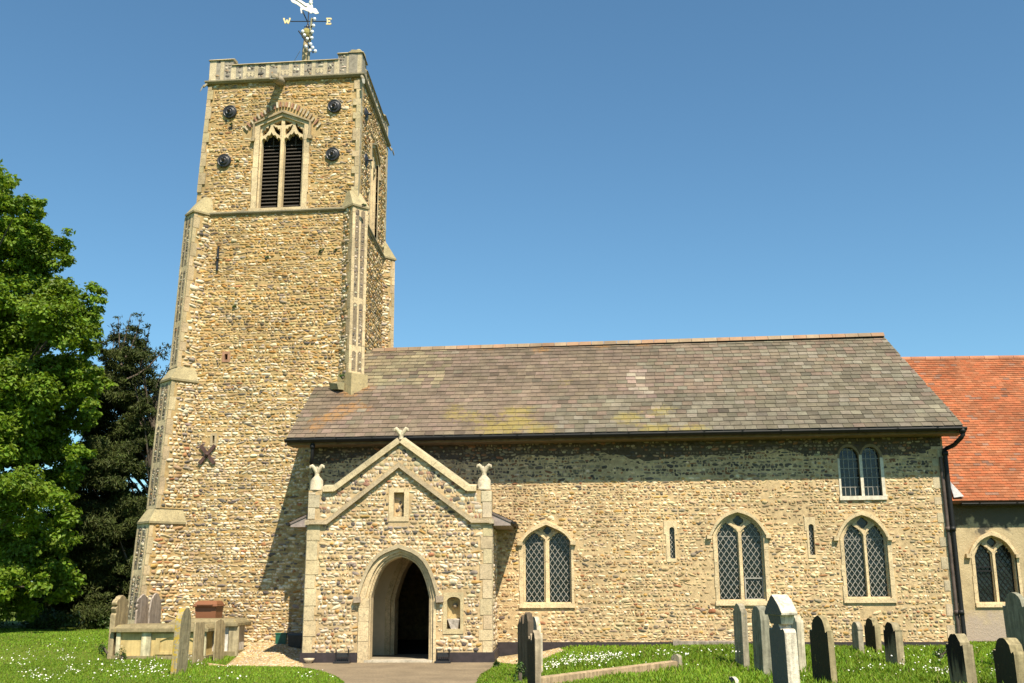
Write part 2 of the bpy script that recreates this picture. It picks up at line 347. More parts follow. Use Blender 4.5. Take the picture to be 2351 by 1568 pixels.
# ------------------------------------------------------------------ windows
def jambblocks(mb, pl, uo, ui, v0, v1, d0, d1, n):
    vs = np.linspace(v0, v1, n+1); vs[1:-1] += RNG.uniform(-.05, .05, n-1)
    for a, b in zip(vs, vs[1:]): pbox(mb, pl, uo-RNG.uniform(0, .03)*np.sign(ui-uo), ui, a, b-.005, d1, d0+RNG.uniform(-.002, .004), 1, np.array(LIME)*RNG.uniform(.93, 1.12))
def foil(cx, cz, r, n, k=6, rot=pi/2):
    out = []
    for i in range(n):
        a0 = rot+2*pi*i/n; c = (cx+r*.52*cos(a0), cz+r*.52*sin(a0))
        for j in np.linspace(-1.15, 1.15, k): out.append((c[0]+r*.5*cos(a0+j), c[1]+r*.5*sin(a0+j)))
    return out
def cusped(uL, uR, vb, vs, va):
    """light with a cinquefoiled pointed head"""
    c, h = (uL+uR)/2, (uR-uL)/2; H = va-vs; out = [(uL, vb), (uL, vs)]
    lob = [(-1, 0), (-.98, .18), (-.86, .34), (-.66, .36), (-.74, .52), (-.62, .68), (-.40, .66), (-.42, .82), (-.24, .95), (0, 1.05)]
    out += [(c+h*x, vs+H*z) for x, z in lob[1:]]; out += [(c-h*x, vs+H*z) for x, z in lob[::-1][1:-1]]
    return out+[(uR, vs), (uR, vb)]
def lattice(pl, light, d, du, dv, width=.017, rects=False, tie=None):
    """lead cames clipped to the light"""
    mb = MB(); P = np.array(light); u0, v0 = P.min(0); u1, v1 = P.max(0); segs = []
    if rects:
        segs += [s for u in np.arange(u0+du, u1-.02, du) for s in clipseg((u, v0-.01), (u, v1+.01), light)]
        segs += [s for v in np.arange(v0+dv, v1-.02, dv) for s in clipseg((u0-.01, v), (u1+.01, v), light)]
    else:
        k = dv/du; span = (v1-v0)
        for c in np.arange(u0-span/k-du, u1+span/k+du, du):
            for sg in (1, -1):
                a = (c, v0-.001); b = (c+sg*(span+.002)/k, v1+.001); segs += clipseg(a, b, light)
        if tie: segs += [s for v in tie for s in clipseg((u0-.01, v), (u1+.01, v), light)]
    for a, b in segs:
        t = (b-a); L = np.linalg.norm(t)
        if L < .012: continue
        t /= L; n = A(-t[1], t[0])*width/2
        q = [a-n, b-n, b+n, a+n]; B = np.array([(x, y, d-.006) for x, y in q]+[(x, y, d+.006) for x, y in q]); mb.add(pl.P(B), BOXF, 0)
    return mb
def nave_window(pl, xl0, xl1, xr0, xr1, xo0, xo1, ytop, yhood, yspr, ybot, ysill, hood0, hood1, yhe, name='nave_window', style=0, casement=None, dark=False):
    ym = (yspr+ybot)/2; U = lambda x: pl.uv(x, ym)[0]; Vv = lambda y: pl.uv((xl0+xr1)/2, y)[1]
    a0, a1, b0, b1, o0, o1 = map(U, (xl0, xl1, xr0, xr1, xo0, xo1)); vt, vh, vs, vb, vsl, vhe = map(Vv, (ytop, yhood, yspr, ybot, ysill, yhe)); h0, h1 = U(hood0), U(hood1)
    c = (a0+b1)/2; mb = MB(); k = dict(a=.62, p=5) if style == 0 else dict(a=.32, p=3.2)
    out = opening(o0, o1, vsl, vs+.02, vt+.11, **k); inn = opening(a0-.045, b1+.045, vb, vs, vt, **k); inner2 = opening(a0-.012, b1+.012, vb, vs-.01, vt-.04, **k)
    ck = np.array(LIME)
    slab(mb, pl, out, [inn], .014, -.12, 1, ck*1.02)
    jambblocks(mb, pl, o0, a0-.045, vb, vs-.03, .02, -.05, 5); jambblocks(mb, pl, o1, b1+.045, vb, vs-.03, .02, -.05, 5)
    slab(mb, pl, inn, [inner2], -.045, -.2, 1, ck*.97)
    # sill
    pbox(mb, pl, o0-.02, o1+.02, vsl, vb-.004, -.2, .05, 1, ck*1.1); pbox(mb, pl, a0-.04, b1+.04, vb-.02, vb+.03, -.24, -.03, 1, ck*1.08)
    # tracery plate with two cusped lights and an eyelet
    hh = vt-vs; L1 = cusped(a0, a1, vb+.03, vs-.02, vs+hh*(.5 if style == 0 else .56)); L2 = cusped(b0, b1, vb+.03, vs-.02, vs+hh*(.5 if style == 0 else .56))
    eye = foil(c, vs+hh*.66, hh*.24, 4); mid = (a1+b0)/2
    mouch = lambda s: [(c+s*(b1-c)*x, vs+hh*z) for x, z in ((.16, .42), (.24, .40), (.34, .58), (.42, .66), (.36, .74), (.24, .72), (.15, .56))]
    slab(mb, pl, opening(a0-.02, b1+.02, vb+.012, vs-.012, vt-.045, **k), [L1, L2, eye], -.1, -.19, 1, ck*1.04)
    # mullion roll and Y branches proud of the plate
    pbox(mb, pl, mid-.028, mid+.028, vb+.03, vs+hh*.16, -.12, -.055, 1, ck*1.08)
    for s in (-1, 1):
        pts = [(mid, vs+hh*.08), (mid+s*(b1-c)*.12, vs+hh*.28), (mid+s*(b1-c)*.32, vs+hh*.46), (mid+s*(b1-c)*.56, vs+hh*.60)]
        pp = np.array(pts); nn = A(.0, 1); band(mb, pl, [tuple(q-A(s*.0, .028)) for q in pp], [tuple(q+A(-s*.012, .032)) for q in pp], -.065, -.12, 1, ck*1.08)
    win = mb.build(name, [M_ST, M_LS], church)
    # hood mould with stops
    hm = MB(); ho = arch(h0, h1, vs+.0, vh, **k); hi = arch(h0+.07, h1-.07, vs+.0, vh-.085, **k)
    ho = [(h0, vhe)]+ho+[(h1, vhe)]; hi = [(h0+.07, vhe)]+hi+[(h1-.07, vhe)]
    band(hm, pl, hi, ho, .085, -.05, 1, ck*1.05)
    for x in (h0, h1-.0): pbox(hm, pl, x-.06, x+.06, vhe-.09, vhe+.01, -.05, .1, 1, ck*.95, .008)
    hm.build('hood_mould', [M_ST, M_LS], win)
    for L in (L1, L2):
        pm = MB(); slab(pm, pl, L, [], -.165, -.175, 0, back=False); pn = pm.build('pane', [M_GLASS], win)
        du = (a1-a0)/3.5
        lattice(pl, L, -.155, du, du*1.42, .008 if dark else .0125, tie=[vs-.03]).build('lattice', [M_GUT if dark else M_LEAD], win)
    pm = MB(); slab(pm, pl, grow(eye, 1.25), [], -.17, -.18, 0, back=False); pm.build('pane', [M_GLASS], win)
    if casement:
        x0, x1, y0, y1 = casement; u0, u1 = U(x0), U(x1); v1, v0 = Vv(y0), Vv(y1); cm = MB()
        slab(cm, pl, rpoly(u0, u1, v0, v1), [rpoly(u0+.03, u1-.03, v0+.03, v1-.03)], -.115, -.15, 0)
        cs = cm.build('casement', [M_LEAD if not dark else M_GUT], win)
    return out
wall_holes = {}
W_SPEC = [dict(xl0=1206, xl1=1249, xr0=1261, xr1=1308, xo0=1194, xo1=1317, ytop=1204, yhood=1197, yspr=1243, ybot=1385.5, ysill=1395.5, hood0=1194.5, hood1=1317.5, yhe=1243, style=0),
          dict(xl0=1651, xl1=1697, xr0=1707, xr1=1752, xo0=1641, xo1=1765, ytop=1178, yhood=1168, yspr=1228, ybot=1379, ysill=1390, hood0=1631, hood1=1768, yhe=1228, style=1, casement=(1709, 1752, 1326, 1377)),
          dict(xl0=1944, xl1=1988, xr0=1996, xr1=2037, xo0=1934, xo1=2049, ytop=1182, yhood=1174, yspr=1234, ybot=1373, ysill=1384, hood0=1924, hood1=2048, yhe=1232, style=1)]
nholes = [nave_window(NV, **s) for s in W_SPEC]
# slit windows
def slit(pl, x0, x1, y0, y1, s0, s1, t0, t1):
    u0, u1, v0, v1 = rect(pl, x0, x1, y0, y1); a0, a1, b0, b1 = rect(pl, s0, s1, t0, t1); mb = MB()
    r = (a1-a0)/2; hd = [(a0+r-r*cos(t), b1-r+r*sin(t)) for t in np.linspace(0, pi, 9)]; L = [(a0, b0)]+hd+[(a1, b0)]
    o = [(u0+.04, v0), (u1-.04, v0), (u1-.04, v1-.32), (u1, v1-.32), (u1, v1), (u0, v1), (u0, v1-.32), (u0+.04, v1-.32)]
    slab(mb, pl, o, [L], .016, -.14, 1, np.array(LIME)*1.05); win = mb.build('slit_window', [M_ST, M_LS], church)
    pm = MB(); slab(pm, pl, L, [], -.10, -.11, back=False); pm.build('pane', [M_GLASS], win)
    lattice(pl, L, -.09, .075, .11, .011).build('lattice', [M_LEAD], win); return o
nholes += [slit(NV, 1525, 1555, 1196, 1290, 1538, 1549.5, 1210, 1282), slit(NV, 1849, 1874, 1187, 1281, 1858, 1870, 1203, 1274)]
# clerestory window with two round heads
def clerestory(pl):
    u0, u1, v0, v1 = rect(pl, 1925, 2029, 1019, 1148); a0, a1, b0, b1 = rect(pl, 1929, 1974, 1026, 1139); c0, c1, _, _ = rect(pl, 1981, 2022, 1026, 1139)
    mb = MB(); Ls = []
    for x0, x1 in ((a0, a1), (c0, c1)):
        r = (x1-x0)/2; Ls.append([(x0, b0)]+[(x0+r-r*cos(t), b1-r*1.15+r*1.15*sin(t)) for t in np.linspace(0, pi, 13)]+[(x1, b0)])
    m = (u0+u1)/2; vs = b1-(a1-a0)/2*1.1; o = [(u0, v0)]
    for x0, x1 in ((u0, m), (m, u1)): o += [((x0+x1)/2-(x1-x0)/2*cos(t), vs+(v1-vs)*sin(t)*1.0) for t in np.linspace(0.0, pi, 9)]
    o.append((u1, v0)); slab(mb, pl, o, Ls, .006, -.15, 1, (.24, .185, .115)); pbox(mb, pl, u0-.02, u1+.02, v0, b0, -.15, .05, 0); pbox(mb, pl, (a1+c0)/2-.035, (a1+c0)/2+.035, b0, vs+.05, -.1, .02, 0)  # dark stone heads with eave shade painted in; white kept to the part below
    for x0, x1 in ((u0-.005, a0), (c1, u1+.005)): pbox(mb, pl, x0, x1, b0, vs-.02, -.1, .02, 0)
    win = mb.build('clerestory_window', [M_WHITEP, M_LS], church)
    for L in Ls:
        pm = MB(); slab(pm, pl, L, [], -.13, -.14, back=False); pm.build('pane', [M_GLASS], win)
        lattice(pl, L, -.12, (a1-a0)/4, .225, .015, rects=True).build('glazing_bars', [M_LEAD], win)
    return o
nholes.append(clerestory(NV))

# ------------------------------------------------------------------ nave walls
g0 = -.4
nSW = NV.uv(712, 1050)[0]; nSE = NV.uv(2185, 1235)[0]; vE = NV.uv(1500, 1000)[1]+.12
# inner doorway on the nave wall, inside the porch
dU0 = NV.uv(905, 1400)[0]; dU1 = dU0+1.3; dS, dAp = 1.35, 2.45
idoor = opening(dU0, dU1, 0.0, dS, dAp, a=.3, p=3.4); idoor_o = opening(dU0-.22, dU1+.22, 0.0, dS+.02, dAp+.22, a=.3, p=3.4)
nout = [(nSW, g0), (nSE, g0), (nSE, vE), (nSW, vE)]
mb = MB(); slab(mb, NV, nout, [grow(h, .97) for h in nholes]+[idoor_o], 0, -.7, 0, MORT)
st = [(u, vE-.62+.07*sin(u*1.3)+.05*sin(u*3.1+1)+RNG.uniform(-.03, .03)) for u in np.arange(nSW+.02, nSE-.02, .12)]; slab(mb, NV, [(nSE-.02, vE), (nSW+.02, vE)]+st, [nholes[-1]], .003, -.02, 0, (.09, .068, .047))  # brown-stained mortar under the eaves, deepened so its colour carries eave shade
porch_mask = [(NV.uv(712, 1250)[0], g0), (NV.uv(1120, 1250)[0], g0), (NV.uv(1120, 1250)[0], 2.6), (NV.uv(912, 1020)[0], 4.15), (NV.uv(712, 1250)[0], 2.6)]
qm = quoins(mb, NV, (nSE, .1), (nSE, vE-.5), -1, .3, .14, (.14, .34), .01)
stones(mb, NV, nout, nholes+[porch_mask]+qm, 0, .066, .098, NAVEP, .018, .015, thin=lambda u, v: .45*sst(np.sin(u*1.15+.8*v+1)*np.sin(v*1.9-u*.35)+.3*np.sin(u*3.1), .45, .8), palf=[([((.42, .29, .15), 3), ((.33, .23, .13), 2), ((.5, .38, .22), 3)], lambda u, v: .5*sst(np.sin(u*.8-v*1.1)+.5*np.sin(v*2.3+u), .5, 1.2)), (DARKP, lambda u, v: sst(v, vE-.85, vE-.5)*.95), (DARKP, lambda u, v: .75*sst(v, 4.1, 4.3))], skip=.06)  # dark flints high up: real stain, plus eave shade put into their colour
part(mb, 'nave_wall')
mb = MB()   # east and north walls and floor close the shell
def wallbox(mb, a, b, th, z0, z1, mat=0, tint=MORT):
    a, b = A(*a), A(*b); t = (b-a)/np.linalg.norm(b-a); n = A(-t[1], t[0])*th
    hexa(mb, [(*a, z0), (*b, z0), (*(b+n), z0), (*(a+n), z0)], [(*a, z1), (*b, z1), (*(b+n), z1), (*(a+n), z1)], mat, tint)
RD = 4.2   # ridge distance behind the gutter line
def npt(u, d, z): return NV.p(u, z, d)
NW = -7.9   # north wall distance
for u in (nSW+.02, nSE-.02):
    s = -1 if u > 0 else 1; pts = [npt(u, -.7, g0), npt(u, NW, g0), npt(u, NW, vE), npt(u, -3.7, 8.15), npt(u, -.7, vE)]
    q = [p+NV.U*s*.5 for p in pts]; mb.add(pts+q, [(0, 1, 2, 3, 4), (9, 8, 7, 6, 5)]+[(i, (i+1) % 5, (i+1) % 5+5, i+5) for i in range(5)], 0, MORT)
q0, q1 = npt(nSW+.5, NW, 0), npt(nSE-.5, NW, 0); wallbox(mb, q0[:2], q1[:2], .5, g0, vE)
part(mb, 'nave_end_walls')
mb = MB(); a, b, c, d = [npt(u, dd, .02)[:2] for u, dd in ((nSW+.55, -.3), (nSE-.55, -.3), (nSE-.55, NW), (nSW+.55, NW))]
mb.add([(*q, .03) for q in (a, b, c, d)], [(0, 1, 2, 3)]); part(mb, 'nave_floor', [M_DARK])
# inner door arch
mb = MB(); slab(mb, NV, idoor_o, [opening(dU0-.09, dU1+.09, 0.0, dS, dAp+.09, a=.3, p=3.4)], .03, -.2, 1, LIME); slab(mb, NV, opening(dU0-.1, dU1+.1, 0.0, dS, dAp+.1, a=.3, p=3.4), [idoor], -.06, -.5, 1, LIME)
part(mb, 'inner_doorway')

# ------------------------------------------------------------------ nave roof of slates
GL = NV.shift(.62); e0 = GL.at(657, 1006); e1 = GL.at(2213, 977); RP = NV.shift(.62-RD-.05); r0 = RP.at(857, 804); r1 = RP.at(2029, 768)
rz = (r0[2]+r1[2])/2
U = (e1-e0); Lr = np.linalg.norm(U); U /= Lr; w_ = r0-e0; w_ = w_-U*(w_@U); Hr = np.linalg.norm(w_); Vd = w_/Hr; Nr = np.cross(U, Vd)
RF = Pl(e0, U, Vd, Nr)
ur1 = (r1-e0)@U; ur0 = (r0-e0)@U
def slate_roof():
    mb = MB(); rows = 24; ex = Hr/rows
    hexa(mb, [RF.p(.0, 0, -.09), RF.p(Lr-.02, 0, -.09), RF.p(ur1-.02, Hr, -.09), RF.p(0, Hr, -.09)], [RF.p(0, .0, -.012), RF.p(Lr-.02, 0, -.012), RF.p(ur1-.02, Hr, -.012), RF.p(.0, Hr, -.012)], 0, (.1, .09, .08))
    # places of lichen, measured on the roof
    yel = [(RF.uv(x, y), r) for x, y, r in ((1120, 990, .34), (1155, 983, .4), (1190, 970, .3), (1100, 965, .3), (1060, 955, .42), (1190, 945, .32), (1240, 985, .3), (1520, 942, .24), (1505, 985, .3), (1040, 935, .25), (1300, 880, .2), (1440, 960, .3), (1600, 985, .3))]
    orr = [(RF.uv(x, y), r) for x, y, r in ((790, 940, .34), (812, 930, .3), (840, 940, .2), (800, 905, .3), (765, 960, .3), (840, 890, .3), (1240, 805, .3), (1120, 803, .2), (1380, 795, .3), (1480, 790, .3), (735, 965, .3), (720, 985, .25))]
    pur = np.array([(.172, .13, .093), (.158, .12, .084), (.18, .132, .098), (.15, .115, .08)]); grn = np.array([(.156, .132, .092), (.14, .12, .082), (.168, .145, .104), (.128, .11, .076), (.19, .167, .123)])
    pal = np.array([(.25, .205, .125), (.215, .18, .11)]); strk = RF.uv(1470, 880)[0]
    for r in range(rows+1):
        v0 = r*ex+RNG.uniform(-.008, .008); u = -.02-(.125 if r % 2 else 0)+RNG.uniform(-.03, .03)
        while u < Lr:
            ww = .25*RNG.uniform(.93, 1.1); uc = u+ww/2; vr = min(v0+ex*.5, Hr)
            umax = Lr+(ur1-Lr)*(vr/Hr)
            if u+ww > umax: ww = umax-u
            if u < -.0: ww = u+ww; u = 0
            if ww > .05:
                nz = sin(uc*.9+2*sin(vr*1.1))*.5+sin(uc*2.3+vr*3)*.3
                g = np.clip(sst(uc, 6.0, 9.5)*.8+.25*sst(uc, 3, 6)*sst(-vr, -2.2, .2)+nz*.16+(vr < 1.8)*.18*sst(uc, 5, 7)-(.55 if vr > 2.1 and uc < 11.6+.8*sin(vr*2) else 0), 0.03, .93)
                c = grn[RNG.integers(5)] if RNG.random() < g else pur[RNG.integers(4)]
                if uc < 3.5 and vr > 2.9 and RNG.random() < .75: c = pal[RNG.integers(2)]
                if abs(uc-strk-(vr-2.5)*-.12) < .22 and .5 < vr < 3.6 and RNG.random() < .6: c = np.array([(.24, .18, .14), (.28, .235, .175)])[RNG.integers(2)]
                c = c*RNG.uniform(.88, 1.1)*RNG.uniform(.97, 1.03, 3)*(1+.16*sin(uc*.55+vr*.9)*sin(vr*1.7+uc*.3))
                if RNG.random() < .03: c = c*.7
                lich = (.1, 0, 0)
                tl = RNG.uniform(-.003, .003, 4); vt = min(v0+ex*1.35, Hr+.02); t0 = .016
                q = [(u+.005, v0+RNG.uniform(-.006, .006), t0+tl[0]), (u+ww-.005, v0+RNG.uniform(-.006, .006), t0+tl[1]), (u+ww-.003, vt, -.006), (u+.003, vt, -.006)]
                B = np.array([(x, y, z-.008) for x, y, z in q]+q); mb.add(RF.P(B), BOXF, 0, c, lich=lich)
            u += ww+.0001 if ww > .05 else .1
    return mb, yel, orr
_m, _yel, _orr = slate_roof(); roof = _m.build('slate_roof', [M_SLATE], church, lichen=True)
def lichen_weights(o):
    me = o.data; n = len(me.vertices); V = np.empty(n*3, np.float32); me.vertices.foreach_get('co', V); V = V.reshape(-1, 3)+ORG['church']-RF.O; u, v = V@RF.U, V@RF.V
    w_ = lambda L, a: np.max([np.clip(1-np.hypot((u-p[0])/a, v-p[1])/(r*1.45), 0, 1) for p, r in L], axis=0)
    ly, lo = w_(_yel, 1.5), w_(_orr, 1.3); W = np.minimum(np.maximum(ly, lo), .55)*.85+.1+.10*((u > 5) & (u < 10) & (v < 1.7))
    li = np.empty(len(me.loops), np.int32); me.loops.foreach_get('vertex_index', li); C = np.c_[W, lo > ly, 0*W, 0*W+1][li]; me.attributes['lichen'].data.foreach_set('color', C.astype(np.float32).ravel())
lichen_weights(roof)
mb = MB(); n0, n1 = npt(nSW-.3, NW-.7, vE-.2), npt(nSE+.2, NW-.7, vE-.2)
hexa(mb, [r0-[0, 0, .15], r1-[0, 0, .15], n1-[0, 0, .1], n0-[0, 0, .1]], [r0-[0, 0, .03], r1-[0, 0, .03], n1, n0], 0, (.18, .15, .13)); mb.build('north_roof_slope', [M_SLATE], church, lichen=True)
mb = MB(); tt = np.linspace(0, 1, 42)    # ridge tiles
for a, b in zip(tt, tt[1:]):
    p, q = r0+(r1-r0)*a, r0+(r1-r0)*b; p = p+[0, 0, .0]; q = q-(q-p)*.03
    c = np.array([(.30, .19, .12), (.27, .2, .135), (.32, .24, .16)][RNG.integers(3)])*RNG.uniform(.85, 1.12)
    s = A(NV.N[0], NV.N[1], 0); w2 = .14
    mb.add([p+s*w2-[0, 0, .07], q+s*w2-[0, 0, .07], q+s*.03+[0, 0, .055], p+s*.03+[0, 0, .055], p-s*w2-[0, 0, .07], q-s*w2-[0, 0, .07], q-s*.03+[0, 0, .055], p-s*.03+[0, 0, .055]], [(0, 1, 2, 3), (3, 2, 6, 7), (5, 4, 7, 6), (0, 3, 7, 4), (1, 5, 6, 2)], 0, c)
mb.build('ridge_tiles', [M_TILE], roof)
# fascia, soffit, gutter
mb = MB(); za = -.07
for d0, d1, z0, z1, t in ((.52, .55, -.15, -.035, 0), (.0, .54, -.165, -.145, 0)):
    b4 = []
    for dd, uu in ((d0, 0), (d0, 1), (d1, 1), (d1, 0)):
        e = (e0 if uu == 0 else e1)+NV.N*(dd-.62); b4.append(e)
    hexa(mb, [q+[0, 0, z0] for q in b4], [q+[0, 0, z1] for q in b4])
part(mb, 'fascia_board', [plain('stained_eaves_board', (.16, .11, .06), .8, 0, 6, .35, .3)])
mb = MB()
def gutter(mb, a, b, r=.06):
    a, b = np.array(a, float), np.array(b, float); t = (b-a)/np.linalg.norm(b-a); s = np.cross(t, A(0, 0, 1)); th = np.linspace(pi, 2*pi, 9)
    o = [s*r*cos(k)+A(0, 0, r*sin(k)) for k in th]; i_ = [s*(r-.007)*cos(k)+A(0, 0, (r-.007)*sin(k)) for k in th]; prof = o+i_[::-1]; n = len(prof)
    mb.add([a+p for p in prof]+[b+p for p in prof], [(i, (i+1) % n, (i+1) % n+n, i+n) for i in range(n)], 0, (.02,)*3, True)
    mb.add([a+p for p in o]+[b+p for p in o], [tuple(range(9)), tuple(range(9, 18))])
    for k in np.arange(.4, np.linalg.norm(b-a), .9): p = a+t*k; mb.add([p+q*1.12 for q in o]+[p+t*.05+q*1.12 for q in o], [(i, i+1, i+10, i+9) for i in range(8)])
gutter(mb, e0+NV.N*.02+A(0, 0, -.035)-NV.U*.02, e1+NV.N*.02+A(0, 0, -.04)+NV.U*.04, .085)
part(mb, 'gutter', [M_GUT])
# downpipes
def downpipe(pts, r, mat, collars, name='downpipe', label=None):
    mb = MB(); tube(mb, pts, r, 10); P = np.array(pts)
    for k in collars: lathe(mb, k, [(r*1.05, -.05), (r*1.45, -.05), (r*1.45, .05), (r*1.05, .05)], 10)
    o = part(mb, name, [mat], label=label); return o
uP = NV.uv(2168, 1050)[0]; gx = e1+NV.N*.02-NV.U*.05
p0 = NV.p(uP, 4.78, .09); downpipe([gx+[0, 0, -.08], gx+[0, 0, -.22], gx+[-.04, .0, -.28], p0+(gx-p0)*.5*[1, 1, 0]+[0, 0, .06], p0+[.06, 0, .02], p0, p0-[0, 0, .15], NV.p(uP+.02, .25, .09)], .052, M_GUT, [p0-[0, 0, .1], NV.p(uP, 2.9, .09), NV.p(uP, 1.0, .09), gx+[0, 0, -.12]], label='black downpipe with swan neck')
uB = NV.uv(2178, 1235)[0]
M_RUST = plain('rusty_pipe', (.085, .06, .05), .7, 0, 8, .4)
downpipe([NV.p(uP-.1, 4.6, .05), NV.p(uP-.09, 2.6, .05), NV.p(uP-.08, .25, .05)], .042, M_RUST, [NV.p(uP-.09, 2.9, .05), NV.p(uP-.08, 1.0, .05)], label='rusty brown pipe')

# ------------------------------------------------------------------ tower
zSt = TW.uv(640, 486)[1]; zTop = TW.uv(640, 183)[1]           # string courses
swA, swB = TW.uv(479, 190), TW.uv(447, 488); se = -5.475; seu = TW.uv(826, 300)[0]
ND = 5.0                                                        # depth of the tower
def swu(z): return TW.uv(460, 490)[0]-.034*(zSt-z)
def sw4(z): return swB[0]+(swA[0]-swB[0])*(z-swB[1])/(swA[1]-swB[1])
lean = 0.0
t4 = [(sw4(zSt), zSt), (seu, zSt), (seu, zTop), (sw4(zTop), zTop)]
t3 = [(swu(-.4), -.4), (seu+.03, -.4), (seu+.03, zSt), (swu(zSt), zSt)]
# belfry opening, two lights under a straight-sided arch
def belfry(pl, cx, hw, vb, vsp, vap, name, full=True):
    mb = MB(); c = cx; m = .055; ck = np.array(LIME)*.98
    out = [(c-hw-.2, vb-.12), (c-hw-.2, vsp+.05), (c, vap+.13), (c+hw+.2, vsp+.05), (c+hw+.2, vb-.12)]
    inn = [(c-hw-.05, vb), (c-hw-.05, vsp), (c, vap), (c+hw+.05, vsp), (c+hw+.05, vb)]
    slab(mb, pl, out, [inn], .012, -.14, 1, ck*.95); pbox(mb, pl, c-hw-.26, c+hw+.26, vb-.14, vb, -.2, .04, 1, ck)
    for s in (-1, 1): jambblocks(mb, pl, c+s*(hw+.2), c+s*(hw+.05), vb, vsp-.05, .018, -.05, 6)
    zs = vsp-.47; k = (vap-zs)/.70        # springing of the light heads
    def light(x0, x1):
        cc, h = (x0+x1)/2, (x1-x0)/2; L = [(x0, vb+.02), (x0, zs)]
        prof = [(-1, .02), (-.93, .07), (-.78, .10), (-.6, .06), (-.56, .12), (-.4, .18), (-.22, .17), (-.1, .21), (0, .27)]
        L += [(cc+h*x, zs+z*k) for x, z in prof]+[(cc-h*x, zs+z*k) for x, z in prof[::-1][1:]]; return L+[(x1, zs), (x1, vb+.02)], cc
    A1, c1 = light(c-hw, c-m); A2, c2 = light(c+m, c+hw); holes = [A1, A2]
    for s in (-1, 1):
        cc = c+s*(hw+m)/2; h = (hw-m)/2; P = lambda L, g: [(cc+g*s*h*x, zs+z*k) for x, z in L]
        holes.append(P([(.14, .43), (.3, .31), (.55, .22), (.96, .15), (.97, .24), (.9, .34), (.72, .32), (.62, .41), (.4, .39), (.3, .49), (.16, .5)], 1))
        holes.append(P([(.14, .43), (.3, .31), (.55, .22), (.9, .15), (.95, .26), (.88, .36), (.68, .34), (.56, .42), (.42, .40), (.16, .47)], -1))
        holes.append([(c+s*.05, zs+.45*k), (c+s*.05, zs+.61*k), (cc-s*h*.25, zs+.53*k), (cc-s*h*.15, zs+.5*k), (cc-s*h*.55, zs+.46*k)])
    slab(mb, pl, inn, holes, -.06, -.24, 1, ck*1.06)
    pbox(mb, pl, c-.03, c+.03, vb, vap-.3, -.16, -.03, 1, ck*1.1)
    win = mb.build(name, [M_ST, M_LS], church)
    hm = MB(); hi = [(c-hw-.2, vsp-.4), (c-hw-.2, vsp+.05), (c, vap+.1), (c+hw+.2, vsp+.05), (c+hw+.2, vsp-.4)]; ho = [(c-hw-.25, vsp-.4), (c-hw-.25, vsp+.075), (c, vap+.165), (c+hw+.25, vsp+.075), (c+hw+.25, vsp-.4)]
    band(hm, pl, hi, ho, .07, -.05, 1, np.array(LIME)*.6)
    for s in (-1, 1): pbox(hm, pl, c+s*(hw+.235)-.06, c+s*(hw+.235)+.06, vsp-.5, vsp-.39, -.04, .09, 1, ck*.6, .01)
    hm.build('hood_mould', [M_ST, M_LS], win)
    for L, x0, x1 in ((A1, c-hw, c-m), (A2, c+m, c+hw)):
        lm = MB(); n = 22; ys = np.linspace(vb+.03, zs+.25, n)
        for y in ys:
            if y > zs+.0: continue
            B = np.array([(x0-.02, y, -.27), (x1+.02, y, -.27), (x1+.02, y+.10, -.43), (x0-.02, y+.10, -.43)]); lm.add(pl.P(np.concatenate([B, B+[0, .022, 0]])), BOXF, 0)
        lm.add(pl.P(np.array([(x0-.05, vb, -.5), (x1+.05, vb, -.5), (x1+.05, vap, -.5), (x0-.05, vap, -.5)])), [(0, 1, 2, 3)], 1)
        pbox(lm, pl, (x0+x1)/2-.015, (x0+x1)/2+.015, zs-.1, zs+.35, -.3, -.27, 0)
        lm.build('louvre_panel', [M_LOUV, M_DARK], win)
    return out
bc = TW.uv(643, 400)[0]; bhw = (TW.uv(688, 420)[0]-TW.uv(592.5, 420)[0])/2
bvb, bvs, bva = TW.uv(640, 477)[1], TW.uv(640, 287)[1], TW.uv(643, 267)[1]
b_out = belfry(TW, bc, bhw, bvb, bvs, bva, 'belfry_window')
# east belfry window
evb, evs, eva = EA.uv(856, 555)[1]-.1, bvs, bva
eb_out = belfry(EA, ND/2+.05, .6, bvb-.05, bvs, bva, 'belfry_window')
# slots
def slot(px0, px1, py0, py1, tint, fw=.07):
    u0, u1, v0, v1 = rect(TW, px0, px1, py0, py1); mb = MB(); slab(mb, TW, rpoly(u0-fw, u1+fw, v0-fw, v1+fw), [rpoly(u0, u1, v0, v1)], .02, -.25, 1, tint)
    mb.add(TW.P(np.array([(u0, v0, -.24), (u1, v0, -.24), (u1, v1, -.24), (u0, v1, -.24)])), [(0, 1, 2, 3)], 2); part(mb, 'slot_window', [M_ST, M_LS, M_DARK]); return rpoly(u0-fw, u1+fw, v0-fw, v1+fw)
sl1 = slot(516, 523, 813, 826, (.36, .2, .13)); sl2 = slot(488, 493, 1000, 1018, (.42, .34, .22), .06)
# brick voussoirs over the belfry arch
mb = MB(); vous = []
for i in range(25):
    t = -1+2*i/24; x = bc+t*(bhw+.42); z = bva+.30-(abs(t)**1.7)*(bva-bvs+.33)*1.15; a = -t*.75
    wv, hv = .05, .13*RNG.uniform(.85, 1.15); ca, sa = cos(a), sin(a)
    q = [(x+ca*dx-sa*dz, z+sa*dx+ca*dz) for dx, dz in ((-wv/2, 0), (wv/2, 0), (wv/2, hv*1.25), (-wv/2, hv*1.25))]
    c = ((.36, .19, .13) if i % 2 else (.5, .42, .3) if RNG.random() < .6 else (.62, .55, .43)); c = np.array(c)*RNG.uniform(.8, 1.15)
    if RNG.random() < .12: c = np.array((.4, .3, .2))
    mb.add(TW.P(np.array([(p, r, -.02) for p, r in q]+[(p, r, .014+RNG.uniform(0, .012)) for p, r in q])), BOXF, 1, c); vous.append(q)
